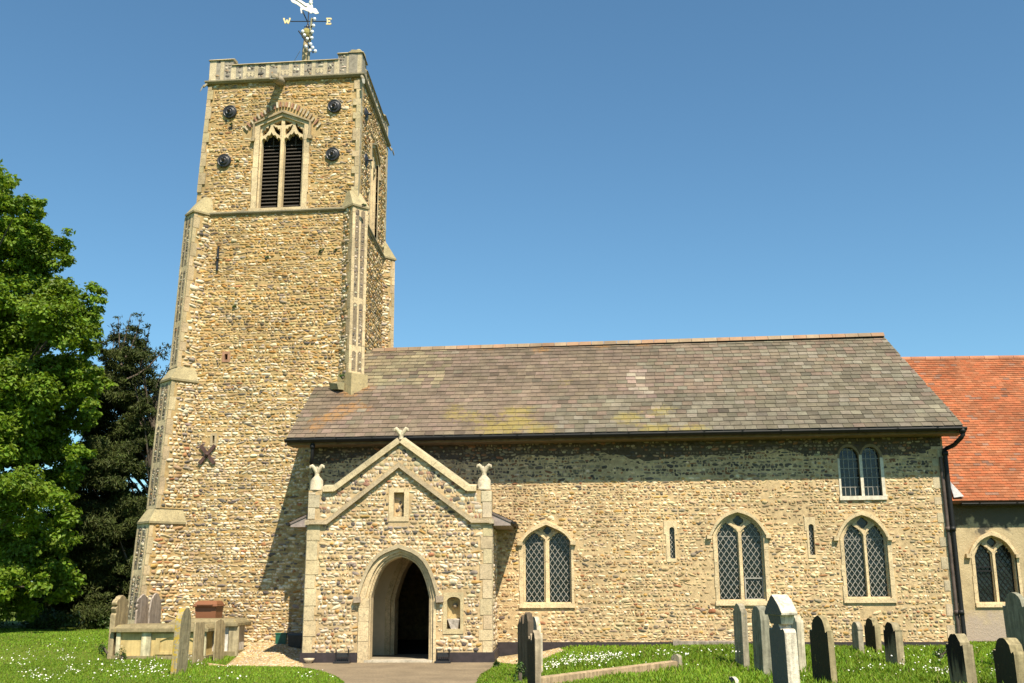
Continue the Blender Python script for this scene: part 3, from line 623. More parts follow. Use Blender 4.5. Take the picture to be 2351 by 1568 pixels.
vmask = [(bc-bhw-.5, bvs-.35)]+[(bc+t*(bhw+.5), bva+.52-(abs(t)**1.7)*(bva-bvs+.36)*1.15) for t in np.linspace(-1, 1, 13)]+[(bc+bhw+.5, bvs-.35)]
part(mb, 'brick_arch')
mb = MB()
qs = quoins(mb, TW, (seu, zSt+.1), (seu, zTop-.1), -1, .2, .12, (.16, .42), .008, (.50, .40, .245)); qs2 = quoins(mb, TW, (sw4(zSt+.7), zSt+.7), (sw4(zTop), zTop-.1), 1, .19, .12, (.2, .44), .008, (.48, .385, .235))
slab(mb, TW.shift(-.04), t4, [grow(b_out, .96)], 0, -.3, 0, MORT_T)
stones(mb, TW.shift(-.04), t4, [b_out, vmask]+qs+qs2, 0, .068, .122, OCHRE, .0225, .010, palf=[(CREAM, lambda u, v: np.full_like(u, .2))], skip=.03)
slab(mb, TW, t3, [grow(sl1, .9), grow(sl2, .9)], 0, -.5, 0, MORT_T)
pale = lambda u, v: 1-sst(v+.35*np.sin(u*1.3), 5.4, 9.0)*.85
stones(mb, TW, t3, [sl1, sl2], 0, .068, .122, OCHRE, .0225, .010, palf=[(CREAM, pale)], skip=.03)
# east, west and north faces
e_out = [(0, 4.5), (ND, 4.5), (ND, zTop), (0, zTop)]
slab(mb, EA, rpoly(.12, ND-.1, 4.5, zTop), [grow(eb_out, .96)], 0, -.4, 0, MORT_T)
qe = quoins(mb, EA, (0, zSt+.2), (0, zTop-.1), 1, .3, .2, (.2, .42), .012, (.5, .42, .29)); qe2 = quoins(mb, EA, (ND, zSt+.7), (ND, zTop-.1), -1, .4, .25, (.2, .42), .012)
stones(mb, EA, e_out, [eb_out]+qe+qe2, 0, .085, .15, OCHRE, .03, .014, palf=[(NAVEP, lambda u, v: np.full_like(u, .4))])
xw = TW.p(sw4(zSt), 0)[0]; xw0 = TW.p(swu(0), 0)[0]; ys = 28.3
hexa(mb, [(xw0, ys+.6, -.4), (-6.2, ys+.6, -.4), (-6.2, 27.98+ND, -.4), (xw0, 27.98+ND, -.4)], [(xw+.12, ys+.6, zTop), (-6.2, ys+.6, zTop), (-6.2, 27.98+ND, zTop), (xw+.12, 27.98+ND, zTop)], 0, MORT_T)
hexa(mb, [(xw0, ys+.1, -.4), (xw0+.5, ys+.1, -.4), (xw0+.5, ys+.7, -.4), (xw0, ys+.7, -.4)], [(xw+.12, ys+.1, zTop), (xw+.62, ys+.1, zTop), (xw+.62, ys+.7, zTop), (xw+.12, ys+.7, zTop)], 0, MORT_T)
wallbox(mb, (-5.9, 27.98+ND-.41), (-5.5, 27.98+ND-.41), .4, 4.5, zTop, 0, MORT_T)
part(mb, 'tower_wall')

# string courses (moulded, weathered green-dark)
def stringc(pts, z, dp=.1, h=.14, tint=(.25, .22, .15), name='string_course'):
    """pts: plan polyline of the wall face with outward offset already to the wall; offsets outwards to the right-hand side"""
    mb = MB(); P = [np.array(p, float) for p in pts]; prof = [(0, -.5), (.55, -.42), (1, -.1), (1, .16), (0, .6)]; n = len(prof); V = []
    for i, p in enumerate(P):
        d = []
        if i > 0: d.append((P[i]-P[i-1])/np.linalg.norm(P[i]-P[i-1]))
        if i < len(P)-1: d.append((P[i+1]-P[i])/np.linalg.norm(P[i+1]-P[i]))
        ns = [A(q[1], -q[0]) for q in d]; m = sum(ns); m = m/np.linalg.norm(m); k = 1/max(.4, m@ns[0])
        for a, b in prof: q = p+m*k*(a*dp-.02); V.append((q[0], q[1], z+b*h))
    F = [(i*n+j, i*n+(j+1) % n, (i+1)*n+(j+1) % n, (i+1)*n+j) for i in range(len(P)-1) for j in range(n)]+[tuple(range(n)), tuple(range((len(P)-1)*n, len(P)*n))]
    mb.add(V, F, 1, tint); return part(mb, name)
def xy(pl, u, d=0): return pl.p(u, 0, d)[:2]
ne = (-5.475, 27.98+ND); nw = (xw+.12, 27.98+ND)
stringc([nw, xy(TW, sw4(zTop)), xy(TW, seu), ne, nw], zTop+.02, .12, .15)
stringc([xy(TW, swu(zSt)+.25, .0), xy(TW, seu-.25, 0)], zSt, .1, .13); stringc([(se, 27.98+.3), (se, 27.98+ND-.25)], zSt, .1, .13)

# parapet with corner merlons and flushwork panels
def parapet():
    mb = MB(); zb = zTop+.09; zm = TW.uv(650, 137.5)[1]; zc = TW.uv(800, 116)[1]; L = seu-sw4(zTop); ulo = sw4(zTop); hm_ = zm-zb; hc = zc-zb
    faces = [(TW, ulo, seu), (EA, 0, ND)]
    for pl, a, b in faces:
        cw = .72 if pl is TW else .75; o = [(a, zb), (b, zb), (b, zc-.09), (b-cw, zc-.09), (b-cw, zm-.1), (a+cw, zm-.1), (a+cw, zc-.09), (a, zc-.09)]
        slab(mb, pl, o, [], 0, -.38, 0, (.3, .27, .22)); masks = []
        n = 13; us = np.linspace(a+.05, b-.05, n+1); lime = np.array((.53, .45, .31))
        for i, u in enumerate(us):
            if i in (0, n): u += .06*(1 if i == 0 else -1)
            top = (zc-.09) if (u < a+cw-.01 or u > b-cw+.01) else zm-.1; hw = .055 if 0 < i < n else .1
            if i in (2, n-2): hw = .075
            pbox(mb, pl, u-hw, u+hw, zb, top-.003, -.05, .006+.004*(i % 2), 1, lime*RNG.uniform(.9, 1.1)); masks.append(rpoly(u-hw, u+hw, zb, top))
        for i in range(n):
            u0, u1 = us[i], us[i+1]
            if i in (3, 6, 9):   # carved panels: rail and a lozenge row under a quatrefoil
                mz = zb+(zm-zb)*.36; pbox(mb, pl, u0, u1, mz-.03, mz+.03, -.05, .004, 1, lime*.95); masks.append(rpoly(u0, u1, mz-.035, mz+.035))
                c = (u0+u1)/2
                for cc in (u0+(u1-u0)*.36, u0+(u1-u0)*.68):
                    k = [(cc-.06, zb+.12), (cc, zb+.04), (cc+.06, zb+.12), (cc, zb+.2)]; slab(mb, pl, k, [], .006, -.02, 1, lime*1.1); masks.append(k)
        stones(mb, pl, o, masks, .0, .085, .11, KNAP, .014, .012)
        for (x0, x1, z) in ((a-.03, a+cw+.03, zc), (b-cw-.03, b+.03, zc), (a+cw-.02, b-cw+.02, zm)):
            segs = np.linspace(x0, x1, 2 if x1-x0 < 1 else 6)
            for s0, s1 in zip(segs, segs[1:]):
                t = np.array((.45, .38, .23))*RNG.uniform(.85, 1.1); B = np.array([(s0, z-.10, -.42), (s1-.006, z-.10, -.42), (s1-.006, z-.10, .05), (s0, z-.10, .05), (s0, z, -.3), (s1-.006, z, -.3), (s1-.006, z-.02, -.06), (s0, z-.02, -.06)])
                mb.add(pl.P(B), BOXF, 1, t)
        lathe(mb, pl.p(b-.14, zc-.02, -.15), [(.12, 0), (.11, .06), (.05, .11), (.01, .12)], 8, 1, (.42, .36, .2))
    for (a, b) in ((nw, xy(TW, ulo)), (ne, nw)):
        wallbox(mb, np.array(a)+[.0, -.0], np.array(b), .35, zb, zm, 0, (.35, .3, .2))
    mb.add([(xw+.2, 28.4, zb+.02), (-5.8, 28.2, zb+.02), (-5.8, 27.98+ND-.3, zb+.02), (xw+.2, 27.98+ND-.3, zb+.02)], [(0, 1, 2, 3)], 0, (.2, .2, .2))
    return part(mb, 'parapet')
parapet()

# diagonal buttresses
def buttress(c, n, stages, label=None, extra=None, pmix=.1):
    """stages: (zb, zt, Lb, Lt, hw, cap_h, next_L); c(z) corner"""
    mb = MB(); n = A(*n); t = A(-n[1], n[0])      # t: to the right seen from outside
    q3 = lambda xy_, z: A(xy_[0], xy_[1], z)
    for zb, zt, Lb, Lt, hw, ch, Ln, fl in stages:
        fb, ft = c(zb)+n*Lb, c(zt)+n*Lt; ib, it = c(zb)-n*.45, c(zt)-n*.45
        cols = dict(rowh=.085, wm=.13, relief=.022, gap=.014)
        # sides in flint
        for s in (-1, 1):
            b0, b1 = (fb+t*hw*s, ib+t*hw*s) if s > 0 else (ib+t*hw*s, fb+t*hw*s); a0, a1 = (ft+t*hw*s, it+t*hw*s) if s > 0 else (it+t*hw*s, ft+t*hw*s)
            pl = quadplane(q3(b0, zb), q3(b1, zb), q3(a0, zt)); o = [tuple((q-pl.O) @ np.stack([pl.U, pl.V], 1)) for q in (q3(b0, zb), q3(b1, zb), q3(a1, zt), q3(a0, zt))]
            mb.add([q3(b0, zb), q3(b1, zb), q3(a1, zt), q3(a0, zt)], [(0, 1, 2, 3)], 0, MORT_T)
            if s > 0: m = quoins(mb, pl, o[0], o[3], 1, .17, .1, (.24, .5), .008, (.5, .4, .25))
            else: m = quoins(mb, pl, o[1], o[2], -1, .17, .1, (.24, .5), .008, (.48, .38, .235))
            stones(mb, pl, o, m, 0, .086, .15, OCHRE, .028, .013, palf=[(CREAM, pale)])
        # face: flushwork panels of knapped flint between strips of dressed stone
        L_, R_ = -hw, hw; pl = quadplane(q3(fb-t*hw, zb), q3(fb+t*hw, zb), q3(ft-t*hw, zt)); Hf = np.linalg.norm(q3(ft, zt)-q3(fb, zb)); W2 = 2*hw
        mb.add([q3(fb-t*hw, zb), q3(fb+t*hw, zb), q3(ft+t*hw, zt), q3(ft-t*hw, zt)], [(0, 1, 2, 3)], 1, np.array(LIME)*1.02)
        strip = .085; pw = (W2-strip*2-.06)/2; edges = np.cumsum([0]+fl)/sum(fl)*Hf
        for k, (v0, v1) in enumerate(zip(edges, edges[1:])):
            for j in (0, 1):
                u0 = strip+j*(pw+.06); a_, b_ = v0+.09, v1-.06; P = [(u0, a_), (u0+pw, a_), (u0+pw, b_-.05), (u0+pw/2, b_), (u0, b_-.05)]
                slab(mb, pl, P, [], .003, -.02, 0, (.24, .19, .13)); stones(mb, pl, P, [], .003, .07, .085, KNAP, .012, .01, palf=[(CREAM, lambda u, v: np.full_like(u, pmix))])
        v = 0
        while v < Hf:
            hh = min(RNG.uniform(.3, .6), Hf-v)
            for u0, u1 in ((0, strip), (W2-strip, W2)): pbox(mb, pl, u0+(-.004 if u0 == 0 else 0), u1+(.004 if u1 == W2 else 0), v, v+hh-.008, -.02, .007+RNG.uniform(-.002, .003), 1, np.array(LIME)*RNG.uniform(.92, 1.12))
            v += hh
        # weathered cap
        ov = .045; w_ = hw+ov; f2 = ft+n*ov; up = c(zt+ch)+n*Ln; ti = np.array((.40, .34, .2))
        hexa(mb, [q3(c(zt)-n*.5-t*w_, zt), q3(f2-t*w_, zt), q3(f2+t*w_, zt), q3(c(zt)-n*.5+t*w_, zt)], [q3(c(zt)-n*.5-t*w_, zt+.055), q3(f2-t*w_, zt+.055), q3(f2+t*w_, zt+.055), q3(c(zt)-n*.5+t*w_, zt+.055)], 1, ti*.75)
        hexa(mb, [q3(c(zt)-n*.5-t*(w_-.01), zt+.056), q3(f2-n*.01-t*(w_-.01), zt+.056), q3(f2-n*.01+t*(w_-.01), zt+.056), q3(c(zt)-n*.5+t*(w_-.01), zt+.056)],
             [q3(c(zt+ch)-n*.5-t*hw*.8, zt+ch), q3(up-t*hw*.8, zt+ch), q3(up+t*hw*.8, zt+ch), q3(c(zt+ch)-n*.5+t*hw*.8, zt+ch)], 1, ti*1.1)
    if extra: extra(mb, n, t, q3)
    return part(mb, 'buttress', label=label)
csw = lambda z: xy(TW, swu(z))
z1, z2 = 3.32, 7.2
buttress(csw, (-S2, -S2), [(-.3, z1, .78, .68, .33, .45, .5, [1.0, 1.2, 1.2]), (z1+.4, z2, .53, .48, .30, .42, .3, [1, 1, 1]), (z2+.4, zSt-.05, .33, .29, .24, .55, .0, [1, 1.3, 1.3])], 'stepped corner buttress at the tree side of the tower', None, .5)
cse = lambda z: A(-5.475, 27.98)
def se_base(mb, n, t, q3):
    f = cse(0)+n*.36; hw = .3; fb = cse(0)+n*.4
    hexa(mb, [q3(cse(0)-n*.3-t*hw, 5.6), q3(fb-t*hw, 5.6), q3(fb+t*hw, 5.6), q3(cse(0)-n*.3+t*hw, 5.6)], [q3(cse(0)-n*.3-t*hw*.9, 7.45), q3(f-t*hw*.88, 7.3), q3(f+t*hw*.88, 7.3), q3(cse(0)-n*.3+t*hw*.9, 7.45)], 1, (.44, .36, .2))
    hexa(mb, [q3(cse(0)-n*.3-t*.5, 6.9), q3(cse(0)+n*.1-t*.5, 6.85), q3(cse(0)+n*.1-t*.31, 6.85), q3(cse(0)-n*.3-t*.31, 6.9)], [q3(cse(0)-n*.3-t*.55, 7.08), q3(cse(0)+n*.1-t*.55, 7.0), q3(cse(0)+n*.1-t*.31, 7.06), q3(cse(0)-n*.3-t*.31, 7.1)], 1, (.3, .27, .16))
buttress(cse, (S2, -S2), [(7.3, zSt-.02, .19, .16, .25, .55, -.12, [.9, 1.7, 3.4])], 'slim panelled buttress rising from the slate roof', se_base)
buttress(lambda z: A(*ne), (S2, S2), [(6, zSt+.02, .24, .2, .27, .6, -.15, [1, 1, 1])], 'buttress at the far corner of the tower')
# gargoyles
def gargoyle(p, d, s=1., mat=1):
    mb = MB(); p = np.array(p, float); d = np.array(d, float); d /= np.linalg.norm(d); L = .62*s
    pts = [p-d*.15, p+d*L*.25+[0, 0, -.03], p+d*L*.55+[0, 0, -.10], p+d*L*.8+[0, 0, -.16]]; tube(mb, pts, np.array([.13, .14, .12, .09])*s, 8, mat, (.33, .29, .21))
    side = np.cross(d, A(0, 0, 1)); h = p+d*L*.75+A(0, 0, -.12)
    lathe(mb, h, [(.04*s, -.1*s), (.11*s, -.04*s), (.12*s, .05*s), (.05*s, .12*s)], 8, mat, (.36, .31, .22), d)
    for k in (-1, 1): box(mb, h+side*.09*s*k+A(0, 0, .1*s), (.05*s, .04*s, .09*s), 0, mat, (.3, .26, .18), .01); 
    hexa(mb, [h+side*q*.05+d*.05+A(0, 0, z) for q, z in ((-1, -.07), (1, -.07))]+[h+side*q*.035+d*.32*s+A(0, 0, -.2) for q in (1, -1)], [h+side*q*.05+d*.05+A(0, 0, z) for q, z in ((-1, -.02), (1, -.02))]+[h+side*q*.035+d*.32*s+A(0, 0, -.17) for q in (1, -1)], mat, (.3, .29, .25))
    return part(mb, 'gargoyle')
gargoyle(TW.at(645, 187), (-.1, -1, 0), 1.); gargoyle((*xy(TW, sw4(zTop)), zTop), (-1, -.9, -.1), .3); gargoyle((*ne, zTop), (1, .5, -.1), .3); gargoyle((*xy(TW, seu), zTop-.02), (.5, -1, -.2), .35)
# round iron anchor plates
def anchor(pl, u, v, r=.205):
    mb = MB(); lathe(mb, pl.p(u, v, 0), [(r, -.02), (r, .035), (r*.86, .05), (r*.84, .035), (r*.66, .05), (r*.62, .07), (r*.42, .085), (r*.4, .07), (r*.2, .09), (r*.17, .15), (r*.1, .2), (.004, .2)], 24, 0, (.03,)*3, pl.N); return part(mb, 'anchor_plate', [M_IRON])
for x, y in ((528, 257), (768, 244), (515, 369), (764, 354)): anchor(TW, *TW.uv(x, y))
for y in (262, 368): anchor(EA, *EA.uv(838.5, y))
mb = MB(); u, v = TW.uv(503, 568); v2 = TW.uv(502, 622)[1]; pbox(mb, TW, u-.025, u+.025, v2, v, .02, .07); lathe(mb, TW.p(u, (v+v2)/2, .05), [(.05, 0), (.05, .05), (.01, .07)], 8, ax=TW.N); part(mb, 'iron_tie_bar', [M_IRON])
mb = MB(); cu, cv = TW.uv(477.5, 1044)
for s in (-1, 1):
    a, b = A(cu-s*.21, cv-.25), A(cu+s*.2, cv+.25); t = (b-a)/np.linalg.norm(b-a); n = A(-t[1], t[0])*.045; q = [a-n, b-n, b+n, a+n]; e = .004*s
    mb.add(TW.P(np.array([(x, y, .03) for x, y in q]+[(x, y, .075+e) for x, y in q])), BOXF)
lathe(mb, TW.p(cu, cv, .07), [(.05, 0), (.05, .05), (.01, .06)], 8, ax=TW.N); part(mb, 'cross_anchor', [plain('rusted_iron', (.07, .035, .028), .7, 0, 15, .4)])

# ------------------------------------------------------------------ porch
def pz(X, Y): return ((900+X/1.697)/1.45, (1350+Y/1.697)/1.45)       # from the porch close-up to the photo
PU = lambda X, Y: PO.uv(*pz(X, Y)); PB = PO.N*-1
uL, uR = PU(202, 900)[0], PU(1251, 900)[0]; zP = .0
kn = PU(300, 483); knr = PU(1110, 480); apx = PU(735, 175); apl = PU(735, 207)
L0, L1_ = PU(205, 660)[1], 0
doorL, doorR = PU(560, 1260)[0], PU(893, 1260)[0]; dC = (doorL+doorR)/2; zsp, zap, zth = PU(700, 1085)[1], PU(722, 852)[1], PU(700, 1448)[1]
door = opening(doorL, doorR, -.05, zsp, zap, a=.26, p=4.2); door2 = opening(doorL-.11, doorR+.11, -.05, zsp, zap+.11, a=.26, p=4.2); door3 = opening(doorL-.24, doorR+.16, -.05, zsp, zap+.17, a=.26, p=4.2)
wall_o = [(uL, -.3), (uR, -.3), (uR, PU(1200, 480)[1]), PU(1115, 478), PU(735, 205), PU(362, 480), (uL, PU(300, 480)[1])]
def nrect(x0, x1, y0, y1): a = PU(x0, y1); b = PU(x1, y0); return a[0], b[0], a[1], b[1]
n1 = nrect(668, 785, 465, 655); n1i = nrect(696, 757, 490, 628); n2 = nrect(975, 1092, 1055, 1290); n2i = nrect(997, 1074, 1080, 1262)
nic = [(n2i[0], n2i[2])]+[((n2i[0]+n2i[1])/2-(n2i[1]-n2i[0])/2*cos(t), n2i[3]-.09+.09*sin(t)) for t in np.linspace(0, pi, 9)]+[(n2i[1], n2i[2])]
pl_top = PU(700, 1395)[1]
mb = MB(); slab(mb, PO, wall_o, [door3, rpoly(*n1), rpoly(*n2)], 0, -.42, 0, MORT)
# string line mask and quoins
stA = [PU(205, 657), PU(318, 657), PU(728, 333), PU(1142, 648), PU(1250, 648)]
pq = quoins(mb, PO, (uL, pl_top), (uL, L0-.03), 1, .29, .22, (.26, .44), .016, (.56, .46, .29)); pq += quoins(mb, PO, (uR, pl_top), (uR, L0-.03), -1, .27, .18, (.24, .42), .016, (.54, .44, .28))
pq += quoins(mb, PO, (uL, L0+.08), (uL, PU(0, 490)[1]), 1, .26, .16, (.2, .32), .02, (.58, .5, .36)); pq += quoins(mb, PO, (uR, L0+.08), (uR, PU(0, 490)[1]), -1, .24, .2, (.24, .4), .02, (.54, .46, .32))
low = [(uL, pl_top), (uR, pl_top), (uR, L0-.04), (stA[3][0], L0-.04), (stA[2][0], stA[2][1]-.07), (stA[1][0], L0-.04), (uL, L0-.04)]
masks = pq+[grow(door3, 1.0), rpoly(*n1), rpoly(*n2)]
stones(mb, PO, low, masks, 0, .074, .106, CREAM, .021, .011)
up = [(uL, L0+.05), (stA[1][0], L0+.05), (stA[2][0], stA[2][1]+.06), (stA[3][0], L0+.05), (uR, L0+.05), (uR, PU(0, 482)[1]), PU(1115, 482), PU(735, 212), PU(362, 482), (uL, PU(0, 482)[1])]
stones(mb, PO, up, pq, 0, .088, .10, KNAP, .010, .004, grow=1.16, palf=[([((.52, .45, .32), 1), ((.56, .5, .38), 1), ((.44, .33, .2), .8), ((.35, .2, .14), .5)], lambda u, v: np.full_like(u, .62))])
mb2 = MB()
# side walls
for u, s in ((uL, 1), (uR, -1)):
    x = PO.p(u, 0)[0]; yb = NV.p(0, 0)[1]+tan(radians(3.4))*(-.888-x)+.05; zt = L0-.12
    if s > 0: wallbox(mb, (x+.35, 24.05+.37), (x+.35, yb), .35, -.3, zt, 0, MORT)
    else: wallbox(mb, (x-.35, yb), (x-.35, 24.05+.37), .35, -.3, zt, 0, MORT)
    pl = Pl((x+.002*(-s), 24.02, 0), (0, 1, 0), (0, 0, 1), (-s, 0, 0)); o = rpoly(0.06, yb-24.02-.02, pl_top, zt); mb.add(pl.P(np.array([(a, b, 0) for a, b in o])), [(0, 1, 2, 3)], 0, MORT)
    m = quoins(mb, pl, (0, pl_top), (0, zt), 1, .32, .2, (.24, .42), .012); stones(mb, pl, o, m, 0, .074, .106, CREAM, .021, .011)
part(mb, 'porch_wall')
# plaster lining inside
mb = MB(); x0, x1 = PO.p(uL, 0)[0]+.36, PO.p(uR, 0)[0]-.36
mb.add([(x0, 24.46, -.1), (x0, 26.2, -.1), (x0, 26.2, 3.1), (x0, 24.46, 3.1)], [(0, 1, 2, 3)]); mb.add([(x1, 24.46, -.1), (x1, 26.2, -.1), (x1, 26.2, 3.1), (x1, 24.46, 3.1)], [(0, 1, 2, 3)])
bz = lambda x: 26.007+tan(radians(3.4))*(-.888-x)-.012
do = [NV.p(u, v, .012) for u, v in idoor_o]; tri_out = [(NV.uv(1141, 1400)[0]-.3, 0), (NV.uv(700, 1400)[0]+.5, 0)]
slab(mb, NV, [(-6.2+.9, -.05), (-.2-.5, -.05), (-.7, 3.15), (-5.3, 3.15)], [opening(dU0-.22, dU1+.22, -.04, dS+.02, dAp+.22, a=.3, p=3.4)], .02, .004)
part(mb, 'porch_plaster', [M_PLAST])
mb = MB(); mb.add([(x0, 24.0, .035), (x1, 24.0, .035), (x1, 26.6, .035), (x0, 26.6, .035)], [(0, 1, 2, 3)], 1, (.3, .26, .2)); pbox(mb, PO, doorL-.1, doorR+.1, -.1, .062, -.4, .05, 1, (.5, .45, .36)); part(mb, 'porch_floor')
mb = MB(); box(mb, (x0+.2, 25.3, .45), (.4, 1.5, .05)); box(mb, (x0+.2, 24.75, .22), (.34, .07, .42)); box(mb, (x0+.2, 25.9, .22), (.34, .07, .42)); part(mb, 'porch_bench', [plain('dark_oak', (.09, .035, .022), .6)])
# plinth
mb = MB()
for a, b in ((uL-.05, doorL-.26), (doorR+.2, uR+.05)): pbox(mb, PO, a, b, -.3, pl_top, -.1, .06, 0); 
xr = PO.p(uR, 0)[0]; hexa(mb, [(xr-.05, 24.0, -.3), (xr+.06, 24.0, -.3), (xr+.06, 26.0, -.3), (xr-.05, 26.0, -.3)], [(xr-.05, 24.0, pl_top-.002), (xr+.06, 24.0, pl_top-.002), (xr+.06, 26.0, pl_top-.002), (xr-.05, 26.0, pl_top-.002)])
uz = NV.uv(1141, 1400)[0]; pbox(mb, NV, uz-.1, nSE+.03, -.3, .34, -.1, .05, 0); part(mb, 'plinth', [M_TAR])
# doorway mouldings
mb = MB(); slab(mb, PO, door3, [door2], .03, -.15, 1, np.array(LIME)*1.0); slab(mb, PO, door2, [opening(doorL-.05, doorR+.05, -.05, zsp, zap+.05, a=.26, p=4.2)], -.03, -.25, 1, np.array(LIME)*.95); slab(mb, PO, opening(doorL-.055, doorR+.055, -.05, zsp, zap+.055, a=.26, p=4.2), [door], -.09, -.44, 1, np.array(LIME)*1.03)
for u0, u1 in ((doorL-.25, doorL-.02), (doorR+.02, doorR+.17)):
    v = 0.0
    while v < zsp: hh = min(RNG.uniform(.3, .5), zsp-v); pbox(mb, PO, u0, u1 if u1 < dC else u1, v, v+hh-.006, -.1, .036+RNG.uniform(-.003, .004), 1, np.array(LIME)*RNG.uniform(.95, 1.14)) if u0 < dC else pbox(mb, PO, u0+.09, u1, v, v+hh-.006, -.1, .036, 1, np.array(LIME)*RNG.uniform(.95, 1.14)); v += hh
for k in (.04, .08): tube(mb, [PO.p(u, v, -.03-k*.7) for u, v in opening(doorL-.11+k, doorR+.11-k, 0, zsp, zap+.11-k, a=.26, p=4.2)], .022, 6, 1, np.array(LIME)*.95)
dw = part(mb, 'doorway')
mb = MB(); hi = arch(doorL-.24, doorR+.18, zsp, zap+.18, a=.26, p=4.2); ho = arch(doorL-.31, doorR+.25, zsp, zap+.27, a=.26, p=4.2); band(mb, PO, hi, ho, .1, -.05, 1, np.array((.46, .38, .25)))
for u in (doorL-.30, doorR+.25): pbox(mb, PO, u-.07, u+.09, zsp-.1, zsp+.02, -.03, .13, 1, (.36, .29, .22), .015)
mb.build('hood_mould', [M_ST, M_LS], dw)
# gable moulding, coping, kneelers, finials
def strip(mb, pl, pts, t0, t1, d0, d1, tint, mat=1):
    p = np.array(pts); lo, hi = [], []
    for i in range(len(p)):
        d = []
        if i: d.append((p[i]-p[i-1])/np.linalg.norm(p[i]-p[i-1]))
        if i < len(p)-1: d.append((p[i+1]-p[i])/np.linalg.norm(p[i+1]-p[i]))
        ns = [A(-q[1], q[0]) for q in d]; m = sum(ns); m /= np.linalg.norm(m); k = 1/(m@ns[0]); lo.append(p[i]+m*k*t0); hi.append(p[i]+m*k*t1)
    band(mb, pl, lo, hi, d0, d1, mat, tint)
mb = MB(); strip(mb, PO, stA, -.06, .0, .10, -.05, np.array((.46, .37, .25))); strip(mb, PO, stA, .001, .045, .065, -.05, np.array((.42, .34, .22))); 
for u in (uL, uR): pbox(mb, PO, u-.05, u+.05, L0-.06, L0+.04, -.3, .098, 1, (.5, .42, .3))
part(mb, 'gable_string')
mb = MB(); cp = [PU(300, 483), PU(363, 482), PU(735, 206), PU(1112, 480), PU(1165, 480)]
for a, b in zip(cp, cp[1:]):
    a, b = A(*a), A(*b); L = np.linalg.norm(b-a); n = max(1, int(L/.75)); t = (b-a)/L; nn = A(-t[1], t[0])
    if nn[1] < 0: nn = -nn
    for i in range(n):
        s0, s1 = a+t*L*i/n, a+t*(L*(i+1)/n-.006); q = [s0-nn*.02, s1-nn*.02, s1+nn*.10, s0+nn*.10]
        B = np.array([(x, y, -.5) for x, y in q]+[(x, y, .09 if k < 2 else .05) for k, (x, y) in enumerate(q)]); mb.add(PO.P(B), BOXF, 1, np.array((.48, .40, .25))*RNG.uniform(.9, 1.1))
        q = [s0+nn*.10, s1+nn*.10, s1+nn*.155, s0+nn*.155]; B = np.array([(x, y, -.46) for x, y in q]+[(x, y, .04 if k < 2 else -.14) for k, (x, y) in enumerate(q)]); mb.add(PO.P(B), BOXF, 1, np.array((.5, .43, .28))*RNG.uniform(.9, 1.1))
part(mb, 'gable_coping')
def finial(X, Y, base, sc=1., lab=None):
    """weathered forked stone finial; base: width, height of its block"""
    mb = MB(); u, v = PU(X, Y); ti = np.array((.56, .49, .36)); d = -.12
    if base:
        bw, bh = base; c = PO.p(u, v+bh*.32, d); lathe(mb, PO.p(u, v, d), [(bw*.54, 0), (bw*.54, bh*.1), (bw*.5, bh*.12), (bw*.5, bh*.62), (bw*.4, bh*.74), (bw*.2, bh*.92), (.05, bh)], 8, 1, ti); v += bh
    neck = PO.p(u, v-.04, d)
    tube(mb, [neck, PO.p(u, v+.1*sc, d)], [.075*sc, .06*sc], 8, 1, ti)
    for s in (-1, 1):
        pts = [PO.p(u+s*x*sc, v+z*sc, d+y) for x, z, y in ((0.0, .04, 0), (.05, .13, .01), (.10, .21, .02), (.15, .27, .03), (.185, .25, .04), (.205, .19, .04))]; tube(mb, pts, np.array([.065, .06, .058, .05, .04, .02])*sc, 7, 1, ti*RNG.uniform(.92, 1.05))
        pts = [PO.p(u+s*x*sc*.5, v+z*sc, d+y) for x, z, y in ((0.0, .04, 0), (.05, .13, -.06), (.1, .22, -.12), (.13, .2, -.17))]; tube(mb, pts, np.array([.06, .055, .05, .02])*sc, 7, 1, ti*.9)
    return part(mb, 'finial', label=lab)
finial(735, 178, None, .8, 'forked finial on the gable peak'); finial(254, 478, (.30, .36), .8, 'forked finial on the kneeler beside the tower'); finial(1206, 475, (.30, .36), .8, 'broken forked finial on the kneeler beside the nave window')
# gable niche and statue niche
mb = MB(); slab(mb, PO, rpoly(*n1), [rpoly(*n1i)], .02, -.16, 1, np.array(LIME)*1.02); P = rpoly(*n1i); mb.add(PO.P(np.array([(a, b, -.14) for a, b in P])), [(0, 1, 2, 3)], 0, MORT); stones(mb, PO, grow(P, 1.1), [], -.14, .07, .07, KNAP, .02, .01, palf=[(CREAM, lambda u, v: np.full_like(u, .6))]); part(mb, 'gable_niche')
mb = MB(); slab(mb, PO, rpoly(*n2), [nic], .02, -.06, 1, np.array((.56, .46, .27))); cu, hw = (n2i[0]+n2i[1])/2, (n2i[1]-n2i[0])/2
th = np.linspace(0, pi, 12); v0, v1 = n2i[2], n2i[3]; col = [(cu-hw*cos(t), -.06-hw*1.0*sin(t)) for t in th]
V = [PO.p(u, v, d) for v in (v0, v1-.02) for u, d in col]; mb.add(V, [(i, i+1, i+13, i+12) for i in range(11)], 1, (.52, .40, .2), True)
mb.add([PO.p(u, v1-.02, d) for u, d in col], [tuple(range(12))], 1, (.4, .3, .17)); mb.add([PO.p(u, v0, d) for u, d in col], [tuple(range(12))], 1, (.5, .4, .25))
lathe(mb, PO.p(cu+.02, v1-.2, -.06-hw*.9), [(.03, -.1), (.07, -.05), (.05, .02), (.06, .07), (.02, .1)], 7, 1, (.3, .24, .16), PO.N)
